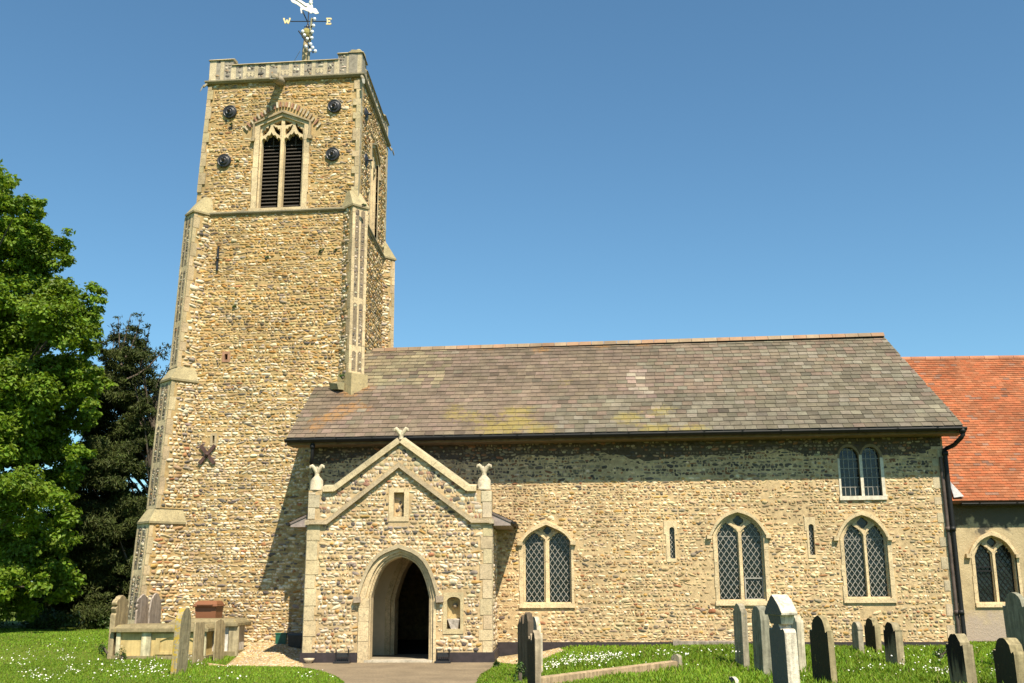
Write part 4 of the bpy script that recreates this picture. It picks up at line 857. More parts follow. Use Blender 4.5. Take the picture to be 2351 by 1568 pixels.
nb = part(mb, 'statue_niche'); mb = MB(); B = np.array([(cu-hw*.7, v0+.0, -.15), (cu+hw*.75, v0+.0, -.15), (cu+hw*.6, v0, .0), (cu-hw*.45, v0, .0), (cu-hw*.95, v0+.21, -.2), (cu+hw*.95, v0+.22, -.2), (cu+hw*.9, v0+.2, .06), (cu-hw*.92, v0+.22, .05)])
mb.add(PO.P(B+RNG.uniform(-.012, .012, B.shape)), BOXF, 1, (.66, .58, .5)); mb.build('broken_pedestal', [M_ST, M_LS], nb)
# porch roof
def proof():
    mb = MB(); zr = PU(735, 330)[1]+.35; xc = PO.p(PU(735, 300)[0], 0)[0]; ze = PU(1365, 650)[1]; zk = PU(1250, 600)[1]
    for s in (-1, 1):
        xk = PO.p(uR if s > 0 else uL, 0)[0]; xe = xk+s*.46; y0 = 24.02+.12; yb = lambda x: 26.0+tan(radians(3.4))*(-.888-x)+.04
        P = [(xc, zr), (xk-s*.05, zk+.03), (xe, ze)]; c = (.17, .135, .12)
        for (xa, za), (xb, zb_) in zip(P, P[1:]):
            ya = y0+.33 if xa == xc else (24.02+.3); yf = 24.02+.3 if xa == xc else y0
            hexa(mb, [(xa, ya if xa == xc else y0, za-.05), (xb, ya if xa == xc else y0, zb_-.05), (xb, yb(xb), zb_-.05), (xa, yb(xa), za-.05)], [(xa, ya if xa == xc else y0, za), (xb, ya if xa == xc else y0, zb_), (xb, yb(xb), zb_), (xa, yb(xa), za)], 0, c)
            L = math.hypot(xb-xa, zb_-za); nr = max(2, int(L/.2))
            for r in range(nr):
                t0, t1 = r/nr, (r+1.25)/nr; t1 = min(t1, 1.03); y = (ya if xa == xc else y0)
                while y < 26.2:
                    y1 = y+.3*RNG.uniform(.9, 1.1); f = lambda t, h: ((xa+(xb-xa)*t), za+(zb_-za)*t+h)
                    q = [f(t0, .0), f(t1, .02)]; mb.add([(q[0][0], y, q[0][1]+.004), (q[1][0], y, q[1][1]), (q[1][0], y1-.006, q[1][1]), (q[0][0], y1-.006, q[0][1]+.004), (q[1][0], y, q[1][1]-.02), (q[1][0], y1-.006, q[1][1]-.02)], [(0, 1, 2, 3), (1, 4, 5, 2)], 0, np.array(c)*RNG.uniform(.8, 1.25)); y = y1
        # boxed eave end and soffit
        hexa(mb, [(xk, y0+.02, ze-.1), (xe-s*.03, y0+.02, ze-.1), (xe-s*.03, yb(xe), ze-.1), (xk, yb(xk), ze-.1)], [(xk, y0+.02, zk-.03), (xe-s*.03, y0+.02, ze-.04), (xe-s*.03, yb(xe), ze-.04), (xk, yb(xk), zk-.03)], 1)
        mb2 = MB(); gutter(mb2, (xe+s*.03, y0-.02, ze-.01), (xe+s*.03, yb(xe)-.02, ze-.01), .055); mb2.build('gutter', [M_GUT], church)
    o = mb.build('porch_roof', [M_SLATE, plain('grey_lead_board', (.27, .22, .2), .7)], church, lichen=True); return o
pr = proof()
# downpipe left of the porch, and the one from the nave gutter
M_PIPEG = plain('pale_pipe', (.42, .38, .32), .5)
xq = PO.p(uL, 0)[0]-.07
downpipe([(xq-.02, 24.75, L0-.15), (xq-.02, 24.75, .05)], .035, M_PIPEG, [(xq-.02, 24.75, 1.8), (xq-.02, 24.75, .5)], label='pale downpipe beside the porch corner')
ga = GL.at(717, 1012); gw = NV.p(nSW+.16, 4.45, .07)
downpipe([ga+[0, .05, -.05], ga+[0, .05, -.4], ga+[-.04, .1, -.52], gw+[.0, 0, 0], gw+[-.04, 0, -.15], gw*[1, 1, 0]+[-.06, 0, .2]], .045, M_GUT, [ga+[0, .05, -.14]], label='black downpipe behind the porch finial')

# ------------------------------------------------------------------ chancel
cz = CH.shift(.34).uv(2270, 1150)[1]; cb = CH.uv(2230, 1250)[0]; cx0 = -1.2
kW = dict(xl0=2246, xl1=2284, xr0=2294, xr1=2334, xo0=2236, xo1=2343, ytop=1229, yhood=1221, yspr=1275, ybot=1385, ysill=1394, hood0=2227, hood1=2341, yhe=1272, style=1, dark=True, casement=(2246, 2284, 1300, 1312))
cwo = nave_window(CH, name='chancel_window', **kW)
def render_mat():
    m, n, b = newmat('cement_render'); co = pos(n); n1 = noise(n, co, 1.6, 8, .75); n2 = noise(n, co, 16, 6, .75)
    c = ramp(n, n1.outputs[0], [(.3, (.24, .185, .11)), (.5, (.41, .325, .19)), (.68, (.50, .40, .24))]).outputs[0]
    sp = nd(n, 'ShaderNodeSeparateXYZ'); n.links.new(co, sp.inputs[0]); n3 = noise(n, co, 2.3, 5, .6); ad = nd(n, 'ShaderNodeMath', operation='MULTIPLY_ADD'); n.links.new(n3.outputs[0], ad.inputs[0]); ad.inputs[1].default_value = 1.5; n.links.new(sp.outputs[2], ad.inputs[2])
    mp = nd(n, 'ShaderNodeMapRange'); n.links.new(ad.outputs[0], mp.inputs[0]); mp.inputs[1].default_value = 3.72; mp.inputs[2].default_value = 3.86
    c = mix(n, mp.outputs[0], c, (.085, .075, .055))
    lo = nd(n, 'ShaderNodeMapRange'); n.links.new(ad.outputs[0], lo.inputs[0]); lo.inputs[1].default_value = 1.9; lo.inputs[2].default_value = 1.5; c = mix(n, lo.outputs[0], c, (.36, .29, .23))
    n.links.new(c, b.inputs['Base Color']); b.inputs['Roughness'].default_value = .95; bump(n, b, n2.outputs[0], .7, .03); return m
mb = MB(); slab(mb, CH, rpoly(cx0, 9, -.3, cz-.02), [grow(cwo, .97)], 0, -.6, 0); part(mb, 'chancel_wall', [render_mat()])
mb = MB(); pbox(mb, CH, cx0, 9, -.3, .3, -.1, .05); part(mb, 'plinth', [M_TAR])
CE = CH.shift(.34); c0 = CE.at(2190, 1150); zE = c0[2]; zR = CH.shift(-3.75).uv(2200, 822.5)[1]; x0 = 10+cx0; x1 = 20
RC = Pl((x0, 26.5-.34, zE), (1, 0, 0), A(0, 4.09, zR-zE)/math.hypot(4.09, zR-zE), A(0, -(zR-zE), 4.09)/math.hypot(4.09, zR-zE)); HC = math.hypot(4.09, zR-zE)
mb = MB(); rows = int(HC/.098); ex = HC/rows; tc = np.array([(.345, .108, .046), (.315, .112, .050), (.36, .12, .054), (.27, .10, .046), (.33, .132, .066)])
hexa(mb, [RC.p(0, 0, -.1), RC.p(10, 0, -.1), RC.p(10, HC, -.1), RC.p(0, HC, -.1)], [RC.p(0, 0, -.012), RC.p(10, 0, -.012), RC.p(10, HC, -.012), RC.p(0, HC, -.012)], 0, (.2, .1, .06))
for r in range(rows):
    u = -(.083 if r % 2 else 0); v0 = r*ex
    while u < 10:
        c = tc[RNG.integers(5)]*RNG.uniform(.86, 1.12)
        if RNG.random() < .05: c = np.array((.24, .13, .09))*RNG.uniform(.7, 1.2)
        if True:
            t = RNG.uniform(-.003, .005, 2); B = [(u+.002, v0, .012+t[0]), (u+.163, v0, .012+t[1]), (u+.163, v0+ex*1.3, -.006), (u+.002, v0+ex*1.3, -.006)]
            mb.add(RC.P(np.array([(a, b, d-.012) for a, b, d in B]+B)), BOXF, 0, c)
        u += .165
croof = part(mb, 'tiled_roof', [M_TILE])
mb = MB()
for k in np.arange(0, 10, .42): tube(mb, [RC.p(k, HC, -.03), RC.p(k+.41, HC, -.03)], .09, 8, 0, np.array((.42, .19, .11))*RNG.uniform(.8, 1.2))
mb.build('ridge_tiles', [M_TILE], croof)
mb = MB(); hexa(mb, [(x0, 30.25, zR-.12), (20, 30.25, zR-.12), (20, 35, zE), (x0, 35, zE)], [(x0, 30.25, zR-.02), (20, 30.25, zR-.02), (20, 35, zE+.1), (x0, 35, zE+.1)], 0, (.4, .16, .08)); mb.build('north_roof_slope', [M_TILE], church)
mb = MB(); gutter(mb, RC.p(1.15, -.03, -.05), RC.p(10, -.03, -.05), .06); part(mb, 'gutter', [M_GUT])
mb = MB(); f = c0; q = [NV.p(nSE, 4.1, -.1), CE.at(2192, 1146), CE.at(2212, 1143), CE.at(2196, 1108)]; mb.add([CE.at(2191, 1147)+[0, -.0, .05], CE.at(2214, 1145)+[0, 0, .06], CE.at(2198, 1112)+A(0, .35, .06), CE.at(2186, 1096)+A(0, .3, .06)], [(0, 1, 2, 3)]); mb.build('lead_flashing', [plain('lead_sheet', (.33, .33, .33), .5)], croof)

# ================================================================== GROUND
def proj(p):
    q = R3.T @ (np.asarray(p, float)-CAM); return PW/2+PF*q[0]/-q[2], PH/2-PF*q[1]/-q[2]
def grass_ground():
    m, n, b = newmat('grass_soil'); co = pos(n); n1 = noise(n, co, .8, 5); n2 = noise(n, co, 25, 4)
    c = ramp(n, n1.outputs[0], [(.3, (.085, .12, .015)), (.7, (.12, .16, .022))]).outputs[0]
    c = mix(n, 1., c, ramp(n, n2.outputs[0], [(.3, (.55,)*3), (.7, (1.3,)*3)]).outputs[0], 'MULTIPLY'); n.links.new(c, b.inputs['Base Color']); b.inputs['Roughness'].default_value = .95; b.inputs['Specular IOR Level'].default_value = .1
    bump(n, b, n2.outputs[0], .6, .04); return m
xs = np.concatenate([[-900, -300, -100, -50, -30], np.arange(-22, 16.1, .5), [25, 50, 100, 300, 900]]); ysg = np.concatenate([[-300, -50, 0, 8], np.arange(14, 40.1, .5), [50, 70, 120, 300, 1200]])
X, Y = np.meshgrid(xs, ysg); Z = ground_z(X, Y); nx, ny = len(xs), len(ysg); i = np.arange(nx-1)[None]+np.arange(ny-1)[:, None]*nx; i = i.ravel()
mb = MB(); mb.add(np.c_[X.ravel(), Y.ravel(), Z.ravel()], np.stack([i, i+1, i+nx+1, i+nx], 1), 0, (.1, .15, .03), True); tag(mb.build('ground', [grass_ground()]), kind='structure')
def gsheet(pxs, lift, step=.25):
    """ground sheet inside a photo-measured outline, draped on the terrain"""
    P = [tuple(ground_pt(x, y)[:2]) if not isinstance(x, str) else y for x, y in pxs]; return P
def drape(mb, P, lift, tint=(.3,)*3, step=.2):
    P = np.array(P); x0, y0 = P.min(0); x1, y1 = P.max(0)
    gx, gy = np.meshgrid(np.arange(x0, x1, step), np.arange(y0, y1, step)); G = np.c_[gx.ravel(), gy.ravel()]; G = G[inpoly(G, P)]
    vv = [Vector(p) for p in P]+[Vector(g) for g in G]; k = len(P); r = delaunay_2d_cdt(vv, [], [list(range(k))], 1, 1e-5)
    V = np.array([(v.x, v.y, 0) for v in r[0]]); V[:, 2] = ground_z(V[:, 0], V[:, 1])+lift; mb.add(V, [tuple(f) for f in r[2]], 0, tint, True)
xl, xr_ = PO.p(uL, 0)[0], PO.p(uR, 0)[0]
pathP = [(xl-.15, 24.0), (xl-.1, 23.3)]+[tuple(ground_pt(x, y)[:2]) for x, y in ((735, 1541), (770, 1553), (792, 1568))]+[(-3.3, 12.), (-2.3, 3.), (-.7, 3.), (-1.3, 12.)]+[tuple(ground_pt(x, y)[:2]) for x, y in ((1094, 1568), (1102, 1550), (1128, 1535))]+[(xr_+.1, 24.0)]
def asphalt():
    m, n, b = newmat('old_asphalt'); co = pos(n); n1 = noise(n, co, 1.3, 5); n2 = noise(n, co, 24, 6, .9)
    c = ramp(n, n1.outputs[0], [(.3, (.175, .13, .078)), (.7, (.27, .205, .125))]).outputs[0]; c = mix(n, 1., c, ramp(n, n2.outputs[0], [(.35, (.6,)*3), (.55, (1,)*3), (.68, (1.7, 1.6, 1.4))]).outputs[0], 'MULTIPLY')
    n.links.new(c, b.inputs['Base Color']); b.inputs['Roughness'].default_value = .9; bump(n, b, n2.outputs[0], .5, .01); return m
mb = MB(); drape(mb, pathP, .012); tag(mb.build('path', [asphalt()]), kind='structure')
twS = lambda x: 27.98-tan(radians(3.4))*(x+5.5)
gravL = [(xl-.02, 24.05), (xl-.02, 26.2), (-5.6, twS(-5.6)), (-8.2, twS(-8.2)-.05)]+[tuple(ground_pt(x, y)[:2]) for x, y in ((545, 1490), (520, 1502), (470, 1522), (480, 1529), (560, 1530), (640, 1531), (700, 1533))]
gravR = [(xr_+.05, 24.2), (xr_+.05, 25.9), (.1, 25.95), (.2, 24.7), (-.2, 23.6), (-.9, 23.3)]
mb = MB(); drape(mb, gravL, .006, (.36, .27, .15)); drape(mb, gravR, .006, (.36, .27, .15)); 
GP = [((.46, .33, .17), 4), ((.52, .42, .25), 3), ((.42, .28, .12), 2), ((.30, .22, .14), 2), ((.62, .56, .46), 1.4)]
gp = Pl((0, 0, .0), (1, 0, 0), (0, 1, 0), (0, 0, 1))
for P in (gravL, gravR):
    t = MB(); stones(t, gp, P, [], 0, .036, .04, GP, .016, .003, .4); V = t.v[0]; V[:, 2] += ground_z(V[:, 0], V[:, 1])+.008; mb.v.append(V); 
    for f in t.f: mb.f.append((f[0]+mb.n, *f[1:]))
    mb.n += len(V)
tag(mb.build('gravel', [M_ST]), 'loose honey coloured gravel between the porch and tower', None, None, 'stuff')

def leaf_mat(name, tr=.35, rough=.5, spec=.3):
    m, n, b = newmat(name); a = nd(n, 'ShaderNodeAttribute', attribute_name='tint'); n.links.new(a.outputs[0], b.inputs['Base Color']); b.inputs['Roughness'].default_value = rough; b.inputs['Specular IOR Level'].default_value = spec
    t = nd(n, 'ShaderNodeBsdfTranslucent'); t.inputs[0].default_value = (1, 1, 1, 1); x = mix(n, 1., a.outputs[0], (1.25, 1.15, .6), 'MULTIPLY'); n.links.new(x, t.inputs[0])
    ms = nd(n, 'ShaderNodeMixShader'); ms.inputs[0].default_value = tr; n.links.new(b.outputs[0], ms.inputs[1]); n.links.new(t.outputs[0], ms.inputs[2]); n.links.new(ms.outputs[0], n.nodes['Material Output'].inputs[0]); return m
M_GRASS = leaf_mat('grass_blade', .35, .55, .2); M_LEAF = leaf_mat('bright_leaf', .38); M_YEW = leaf_mat('yew_needle', .15, .6, .2); M_DLEAF = leaf_mat('laurel_leaf', .2, .4, .4)
M_BARK = plain('bark', (.09, .07, .05), .9, 0, 8, .4, .6)

HEAD = []   # footprints of standing things, kept free of blades
def grass():
    mb = MB(); N = 620000; x = RNG.uniform(-21, 13.5, N); y = 15.3+RNG.random(N)**1.25*23.5
    P = np.c_[x, y]; ok = np.ones(N, bool); ok &= ~inpoly(P, pathP)
    for g in (gravL, gravR): ok &= ~inpoly(P, g) | (RNG.random(N) < .004)
    yn = 26.0-tan(radians(3.4))*(x+.888); ok &= ~((x > -1.4) & (y > np.where(x > 9.25, 26.4, yn-.06)))
    ok &= ~((x > -5.75) & (x < -1.3) & (y > 23.9)); ok &= ~((x > -11.3) & (x < -5.4) & (y > 27.9)); ok &= ~((x > -6.3) & (x < -1) & (y > 24))
    dens = np.where(y < 24, 1., .55)*(.75+.35*np.sin(x*2.1+np.sin(y*1.7)*2)*np.sin(y*1.9+x*.4)); ok &= RNG.random(N) < dens
    x, y = x[ok], y[ok]; n = len(x); right = sst(x, -.5, 1.0)
    tall = (.03+.025*RNG.random(n))+right*(.05+.09*RNG.random(n)*(.6+.6*np.sin(x*1.7+2*y)*np.sin(y*1.3)))*(1-.75*sst(y, 23.2, 24.6))
    for (hx, hy) in HEAD: tall = tall+.10*np.exp(-((x-hx)**2+(y-hy)**2)/.16)*RNG.random(n)
    z = ground_z(x, y)-.01; a = RNG.uniform(0, 2*pi, n); wd = (.006+.006*RNG.random(n))*(1+.3*right)*np.where(y > 26, 1.7, 1.15); ln = tall*RNG.uniform(.1, .75, n); la = RNG.uniform(0, 2*pi, n)
    b = np.c_[x, y, z]; s = np.c_[np.cos(a), np.sin(a), 0*a]*wd[:, None]; l = np.c_[np.cos(la)*ln, np.sin(la)*ln, tall]
    m = b+l*[.35, .35, .62]; t = b+l; V = np.stack([b-s, b+s, m+s*.8, m-s*.8, t], 1).reshape(-1, 3); k = np.arange(n)[:, None]*5
    patch = np.sin(x*.8+1.3*np.sin(y*.6))*.5+np.sin(y*1.1-x*.5)*.3
    base = np.array([(.165, .285, .024)])*(1+.22*patch)[:, None]; C = base*RNG.uniform(.7, 1.3, (n, 1))*np.c_[RNG.uniform(.85, 1.3, n), np.ones(n), np.ones(n)]
    dry = RNG.random(n) < .05; C[dry] = np.array((.26, .23, .09))*RNG.uniform(.7, 1.1, (dry.sum(), 1))
    mb.add(V, k+np.array([0, 1, 2, 3]), 0, C); mb.f.append((k+np.array([3, 2, 4]), np.zeros(n), C, np.zeros(n, bool), np.zeros((n, 3))))
    o = mb.build('grass', [M_GRASS]); tag(o, 'green churchyard grass, short lawn near the tombs and longer among the headstones', None, None, 'stuff')

# ================================================================== HEADSTONES AND TOMBS
def stone_mat(name, c, lichen=(.42, .30, .05), lam=.5, dark=None, sc=7, south=False, streak=.62):
    """weathered stone; lichen crust gathers on the top edge, streaky darker west face where dark is given, algae on the blackened stones"""
    m, n, b = newmat(name); co = pos(n); n1 = noise(n, co, sc, 6, .65); n2 = noise(n, co, 70, 4); mp = nd(n, 'ShaderNodeMapping'); mp.inputs['Scale'].default_value = (14, 14, 1.2); n.links.new(co, mp.inputs[0]); n3 = noise(n, mp.outputs[0], 1, 4)
    k = ramp(n, n1.outputs[0], [(.3, tuple(x*.72 for x in c)), (.55, c), (.72, tuple(x*1.2 for x in c))]).outputs[0]
    k = mix(n, 1., k, ramp(n, n3.outputs[0], [(.35, (streak,)*3), (.62, (1.12,)*3)]).outputs[0], 'MULTIPLY')
    if dark:
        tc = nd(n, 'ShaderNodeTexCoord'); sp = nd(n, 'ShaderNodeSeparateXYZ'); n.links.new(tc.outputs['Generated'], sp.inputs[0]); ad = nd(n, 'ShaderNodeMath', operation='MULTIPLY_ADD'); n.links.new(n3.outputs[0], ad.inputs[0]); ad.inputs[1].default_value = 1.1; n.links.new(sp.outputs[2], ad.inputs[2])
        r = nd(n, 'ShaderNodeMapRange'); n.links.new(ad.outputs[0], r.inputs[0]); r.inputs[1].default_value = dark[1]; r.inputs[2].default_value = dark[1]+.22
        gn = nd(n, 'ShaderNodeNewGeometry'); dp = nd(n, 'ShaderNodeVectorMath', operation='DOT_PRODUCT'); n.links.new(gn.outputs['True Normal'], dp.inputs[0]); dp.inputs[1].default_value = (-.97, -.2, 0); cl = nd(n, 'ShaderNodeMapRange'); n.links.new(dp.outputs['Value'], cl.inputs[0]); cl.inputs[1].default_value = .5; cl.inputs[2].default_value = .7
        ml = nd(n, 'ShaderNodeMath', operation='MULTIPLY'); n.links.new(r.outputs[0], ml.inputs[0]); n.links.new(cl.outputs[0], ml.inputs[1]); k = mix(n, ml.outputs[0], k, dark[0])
    lt = nd(n, 'ShaderNodeMapRange'); n4 = noise(n, co, 11, 5, .7); n.links.new(n4.outputs[0], lt.inputs[0]); lt.inputs[1].default_value = 1.0-lam*.7; lt.inputs[2].default_value = 1.06-lam*.7; lf = lt.outputs[0]
    if south:
        gn = nd(n, 'ShaderNodeNewGeometry'); dp = nd(n, 'ShaderNodeVectorMath', operation='DOT_PRODUCT'); n.links.new(gn.outputs['Normal'], dp.inputs[0]); dp.inputs[1].default_value = (0, -1, .25); cl = nd(n, 'ShaderNodeMapRange'); n.links.new(dp.outputs['Value'], cl.inputs[0]); cl.inputs[1].default_value = .2; cl.inputs[2].default_value = .6; cl.inputs[3].default_value = .06; ml = nd(n, 'ShaderNodeMath', operation='MULTIPLY'); n.links.new(cl.outputs[0], ml.inputs[0]); n.links.new(lf, ml.inputs[1]); lf = ml.outputs[0]
    k = mix(n, lf, k, lichen)
    n.links.new(k, b.inputs['Base Color']); b.inputs['Roughness'].default_value = .92; b.inputs['Specular IOR Level'].default_value = .15; bump(n, b, n1.outputs[0], .5, .03); return m
def profile(kind, W, H):
    """outline in (across, up), from lower left to lower right"""
    c = W/2; arc = lambda r, z, a0=pi, a1=0, n=13, sx=1: [(c+r*sx*cos(t), z+r*sin(t)) for t in np.linspace(a0, a1, n)]
    if kind == 'round': r = W*.5; pts = arc(r, H-r*.75); pts = [(x, H-r*.75+(z-(H-r*.75))*.75) for x, z in pts]
    elif kind == 'gothic': pts = [(0, H-W*.62)]+[(c-c*cos(t)*1.0, H-W*.62+W*.62*sin(t)**.85) for t in np.linspace(0.1, pi/2, 7)]; pts += [(W-x, z) for x, z in pts[::-1][1:]]
    elif kind == 'shoulder': r = W*.36; z = H-r; pts = [(0, z-.02), (.02*W, z+.02), (W*.10, z+.0), (W*.13, z)]+arc(r, z)+[(W*.87, z), (W*.90, z), (W*.98, z+.02), (W, z-.02)]
    elif kind == 'ogee': z = H*.86; q = [(0, z), (.04, z+.35*(H-z)), (.12, z+.42*(H-z)), (.2, z+.3*(H-z)), (.27, z+.55*(H-z)), (.36, z+.86*(H-z)), (.5, H)]; pts = [(x*W, y) for x, y in q]; pts += [(W-x, y) for x, y in pts[::-1][1:]]
    elif kind == 'scroll': z = H*.8; q = [(0, z-.1*H), (.07, z-.085*H), (.01, z-.05*H), (-.01, z-.01*H), (.06, z+.015*H), (.12, z+.03*H), (.04, z+.05*H), (.02, z+.09*H), (.1, z+.13*H), (.22, z+.14*H), (.32, z+.18*H), (.5, H)]; pts = [(x*W, y) for x, y in q]; pts += [(W-x, y) for x, y in pts[::-1][1:]]
    elif kind == 'jagged': q = [(0, .86), (.06, .9), (.12, .985), (.2, .96), (.26, 1.), (.34, .95), (.42, .84), (.5, .80), (.56, .92), (.62, .95), (.7, .86), (.76, .83), (.84, .9), (.92, .82), (1, .78)]; pts = [(x*W, y*H) for x, y in q]
    elif kind == 'slope': pts = [(0, H*.93), (.3*W, H*.985), (.5*W, H), (.75*W, H*.96), (W, H*.84)]
    else: pts = [(0, H*.97), (.05*W, H), (.95*W, H), (W, H*.97)]
    return [(0, -.3)]+pts+[(W, -.3)]
def headstone(pm, ps, pf, yb, yt, side, kind, mat, label, rot=12., lean=(0, 0), wmax=.85, name='headstone', cap=False, group='gravestones'):
    """pm: photo x of the near corner; ps: x of the outer end of its sunlit narrow side; pf: x of the far end of the broad face"""
    c = ground_pt(pm, yb); r = radians(rot); tx = A(cos(r), sin(r), 0)*(1 if side > 0 else -1); wd = A(-sin(r), cos(r), 0)
    dep = -(R3.T @ (c-CAM))[2]; th = abs(ps-pm)*dep/PF
    W = .3
    for _ in range(60):
        if abs(proj(c+wd*W)[0]-pm) >= abs(pf-pm) or W > wmax: break
        W += .01
    lo, hi = .1, 3.
    for _ in range(30):
        H = (lo+hi)/2
        if proj(c+wd*W*.5+A(0, 0, H))[1] > yt: lo = H
        else: hi = H
    V = A(lean[0], lean[1], 1); pr = profile(kind, W, H); pr = [pr[0]]+[(u+RNG.normal(0, .005), v+RNG.normal(0, .005)) for u, v in pr[1:-1]]+[pr[-1]]; n = len(pr); P = np.array(pr); 
    base = [c+wd*u+V*v for u, v in P]; off = tx*th; mb = MB(); VV = base+[b+off for b in base]
    F = [tuple(range(n)), tuple(range(2*n-1, n-1, -1))]+[(i, i+n, (i+1) % n+n, (i+1) % n) for i in range(n)]
    if side > 0: F = [f[::-1] for f in F]
    mb.add(VV, F, 0); HEAD.append((c+wd*W/2+off/2)[:2])
    if not cap:
        o = mb.build(name, [mat], None, c); tag(o, label, 'headstone', group)
    else:
        o = root(name, tuple(c), label, 'headstone', group); q = mb.build('slab', [mat], o); cap(c, wd, tx, W, H, th, V, o, mat)
    ob = o if not cap else q
    bv = ob.modifiers.new('bevel', 'BEVEL'); bv.width = .012; bv.segments = 2; bv.limit_method = 'ANGLE'
    return o
ST_GREY = stone_mat('grey_headstone', (.33, .29, .21)); ST_PALE = stone_mat('pale_headstone', (.50, .45, .33), (.52, .42, .16), .48); ST_WHITE = stone_mat('white_marble', (.66, .59, .47), (.5, .36, .12), .42, ((.13, .125, .11), .25), 18); ST_TAN = stone_mat('tan_headstone', (.36, .29, .17), (.40, .30, .08), .52)
ST_BLACK = stone_mat('algae_dark_headstone', (.30, .25, .14), (.3, .25, .07), .5, ((.045, .042, .026), .6)); ST_HALF = stone_mat('half_dark_headstone', (.31, .26, .16), (.34, .27, .08), .48, ((.022, .02, .016), .98)); ST_LICH = stone_mat('lichen_headstone', (.33, .28, .18), (.40, .28, .045), .74, None, 9, True); ST_PINK = stone_mat('pinkish_headstone', (.37, .31, .26), (.4, .3, .1), .5)
ST_ROT = stone_mat('flaking_headstone', (.13, .10, .07), (.35, .2, .05), .45); ST_ROT2 = stone_mat('splintered_headstone', (.36, .29, .2), (.35, .2, .05), .45, ((.06, .045, .03), .2)); ST_PALE2 = stone_mat('pale_lichened_headstone', (.52, .46, .34), (.55, .33, .06), .6, ((.2, .2, .18), .3)); ST_SLATEG = stone_mat('smooth_grey_headstone', (.24, .23, .17), (.4, .38, .3), .4)
H = headstone
# left of the path
H(257, 245, 288, 1513, 1367, -1, 'scroll', ST_TAN, 'tall tan headstone with scrolled shoulders at the left end of the chest tomb', 2)
H(308, 304, 341, 1490, 1364, -1, 'scroll', ST_PINK, 'grey pink headstone with curled shoulders, leftmost of the pair against the tower buttress', 2)
H(338, 334, 373, 1490, 1362, -1, 'gothic', ST_PINK, 'grey pink headstone with pointed top, right hand one of the pair against the tower buttress', 2)
H(404, 390, 429, 1550, 1394, -1, 'gothic', ST_LICH, 'headstone with bright yellow lichen edge standing in front of the chest tomb', 0, (.03, 0))
H(443, 439, 466, 1527, 1428, -1, 'flat', ST_TAN, 'plain slab headstone with a clipped corner, left of the white tomb panel', -8)
H(491, 488, 514, 1515, 1420, -1, 'slope', ST_TAN, 'narrow slab headstone standing right of the white tomb panel', -8)
# right of the path
H(1213, 1227, 1189, 1562, 1404, 1, 'jagged', ST_ROT, 'flaking dark brown headstone with a jagged top, left one of the cluster beside the path', 17, (0, 0), 1.0)
H(1229, 1244, 1211, 1592, 1446, 1, 'jagged', ST_ROT2, 'broken headstone with a splintered top and sunlit side, foremost of the cluster beside the path', 17, (0, 0), 1.0)
H(1237, 1247, 1214, 1545, 1415, 1, 'shoulder', ST_PALE2, 'pale headstone with orange lichen on top, rearmost of the cluster beside the path', 14)
H(1707, 1721, 1688, 1507, 1385, 1, 'shoulder', ST_GREY, 'grey headstone below the middle nave window, leftmost of the right hand group', 13)
H(1752, 1774, 1731, 1527, 1390, 1, 'gothic', ST_SLATEG, 'smooth grey green headstone with pointed top left of the white monument', 13)
def r4cap(c, wd, tx, W, Hh, th, V, o, mat):
    mb = MB(); z0 = Hh-.02; a = c+V*z0; e = .035
    q = lambda u, t, z: c+wd*u+tx*t+V*z
    hexa(mb, [q(.08, .0, Hh-.03), q(W-.08, .0, Hh-.03), q(W-.08, th, Hh-.03), q(.08, th, Hh-.03)], [q(.05, -.02, Hh+.1), q(W-.05, -.02, Hh+.1), q(W-.05, th+.02, Hh+.1), q(.05, th+.02, Hh+.1)])
    p = [(-.02, .10), (-.03, .14), (.08, .26), (W*.4, .37), (W*.5, .40), (W*.6, .37), (W-.08, .26), (W+.03, .14), (W+.02, .10)]
    n = len(p); VV = [q(u, -e, Hh+z) for u, z in p]+[q(u, th+e, Hh+z) for u, z in p]; mb.add(VV, [tuple(range(n))[::-1], tuple(range(n, 2*n))]+[(i, (i+1) % n, (i+1) % n+n, i+n) for i in range(n)]); k = mb.build('cap', [mat], o); m = k.modifiers.new('bevel', 'BEVEL'); m.width = .01; m.segments = 2; m.limit_method = 'ANGLE'
H(1813, 1843, 1777, 1605, 1428, 1, 'ogee', ST_WHITE, 'tall white monument with an overhanging gabled cap, nearest the camera', 12, (-.02, 0), .8, 'headstone', r4cap)
H(1836, 1853, 1826, 1540, 1413, 1, 'shoulder', ST_PALE, 'pale headstone mostly hidden behind the tall white monument', 14)
H(1911, 1926, 1868, 1585, 1413, 1, 'shoulder', ST_BLACK, 'broad headstone blackened by algae right of the white monument', 11, (-.01, 0))
H(1974, 1987, 1960, 1500, 1427, 1, 'gothic', ST_GREY, 'small grey pointed headstone, leftmost of the three small ones near the nave wall', 12)
H(2013, 2027, 1989, 1500, 1419, 1, 'shoulder', ST_BLACK, 'middle one of the three small headstones near the nave wall', 13)
H(2061, 2079, 2033, 1515, 1428, 1, 'shoulder', ST_HALF, 'dark topped small headstone, rightmost of the three near the nave wall', 12)
H(2224, 2249, 2184, 1590, 1454, 1, 'shoulder', ST_HALF, 'headstone with a black stained top in front of the downpipe', 10, (-.03, 0))
H(2340, 2372, 2292, 1600, 1464, 1, 'shoulder', ST_BLACK, 'dark headstone at the right edge of the photo, in front of the grey one', 8, (-.02, 0))
H(2372, 2385, 2318, 1520, 1360, 1, 'shoulder', ST_SLATEG, 'tall smooth grey headstone in front of the chancel window', 10, (-.03, 0))
H(1693, 1703, 1673, 1585, 1553, 1, 'shoulder', ST_WHITE, 'low white stone top peeping over the bottom edge among long grass', 25)
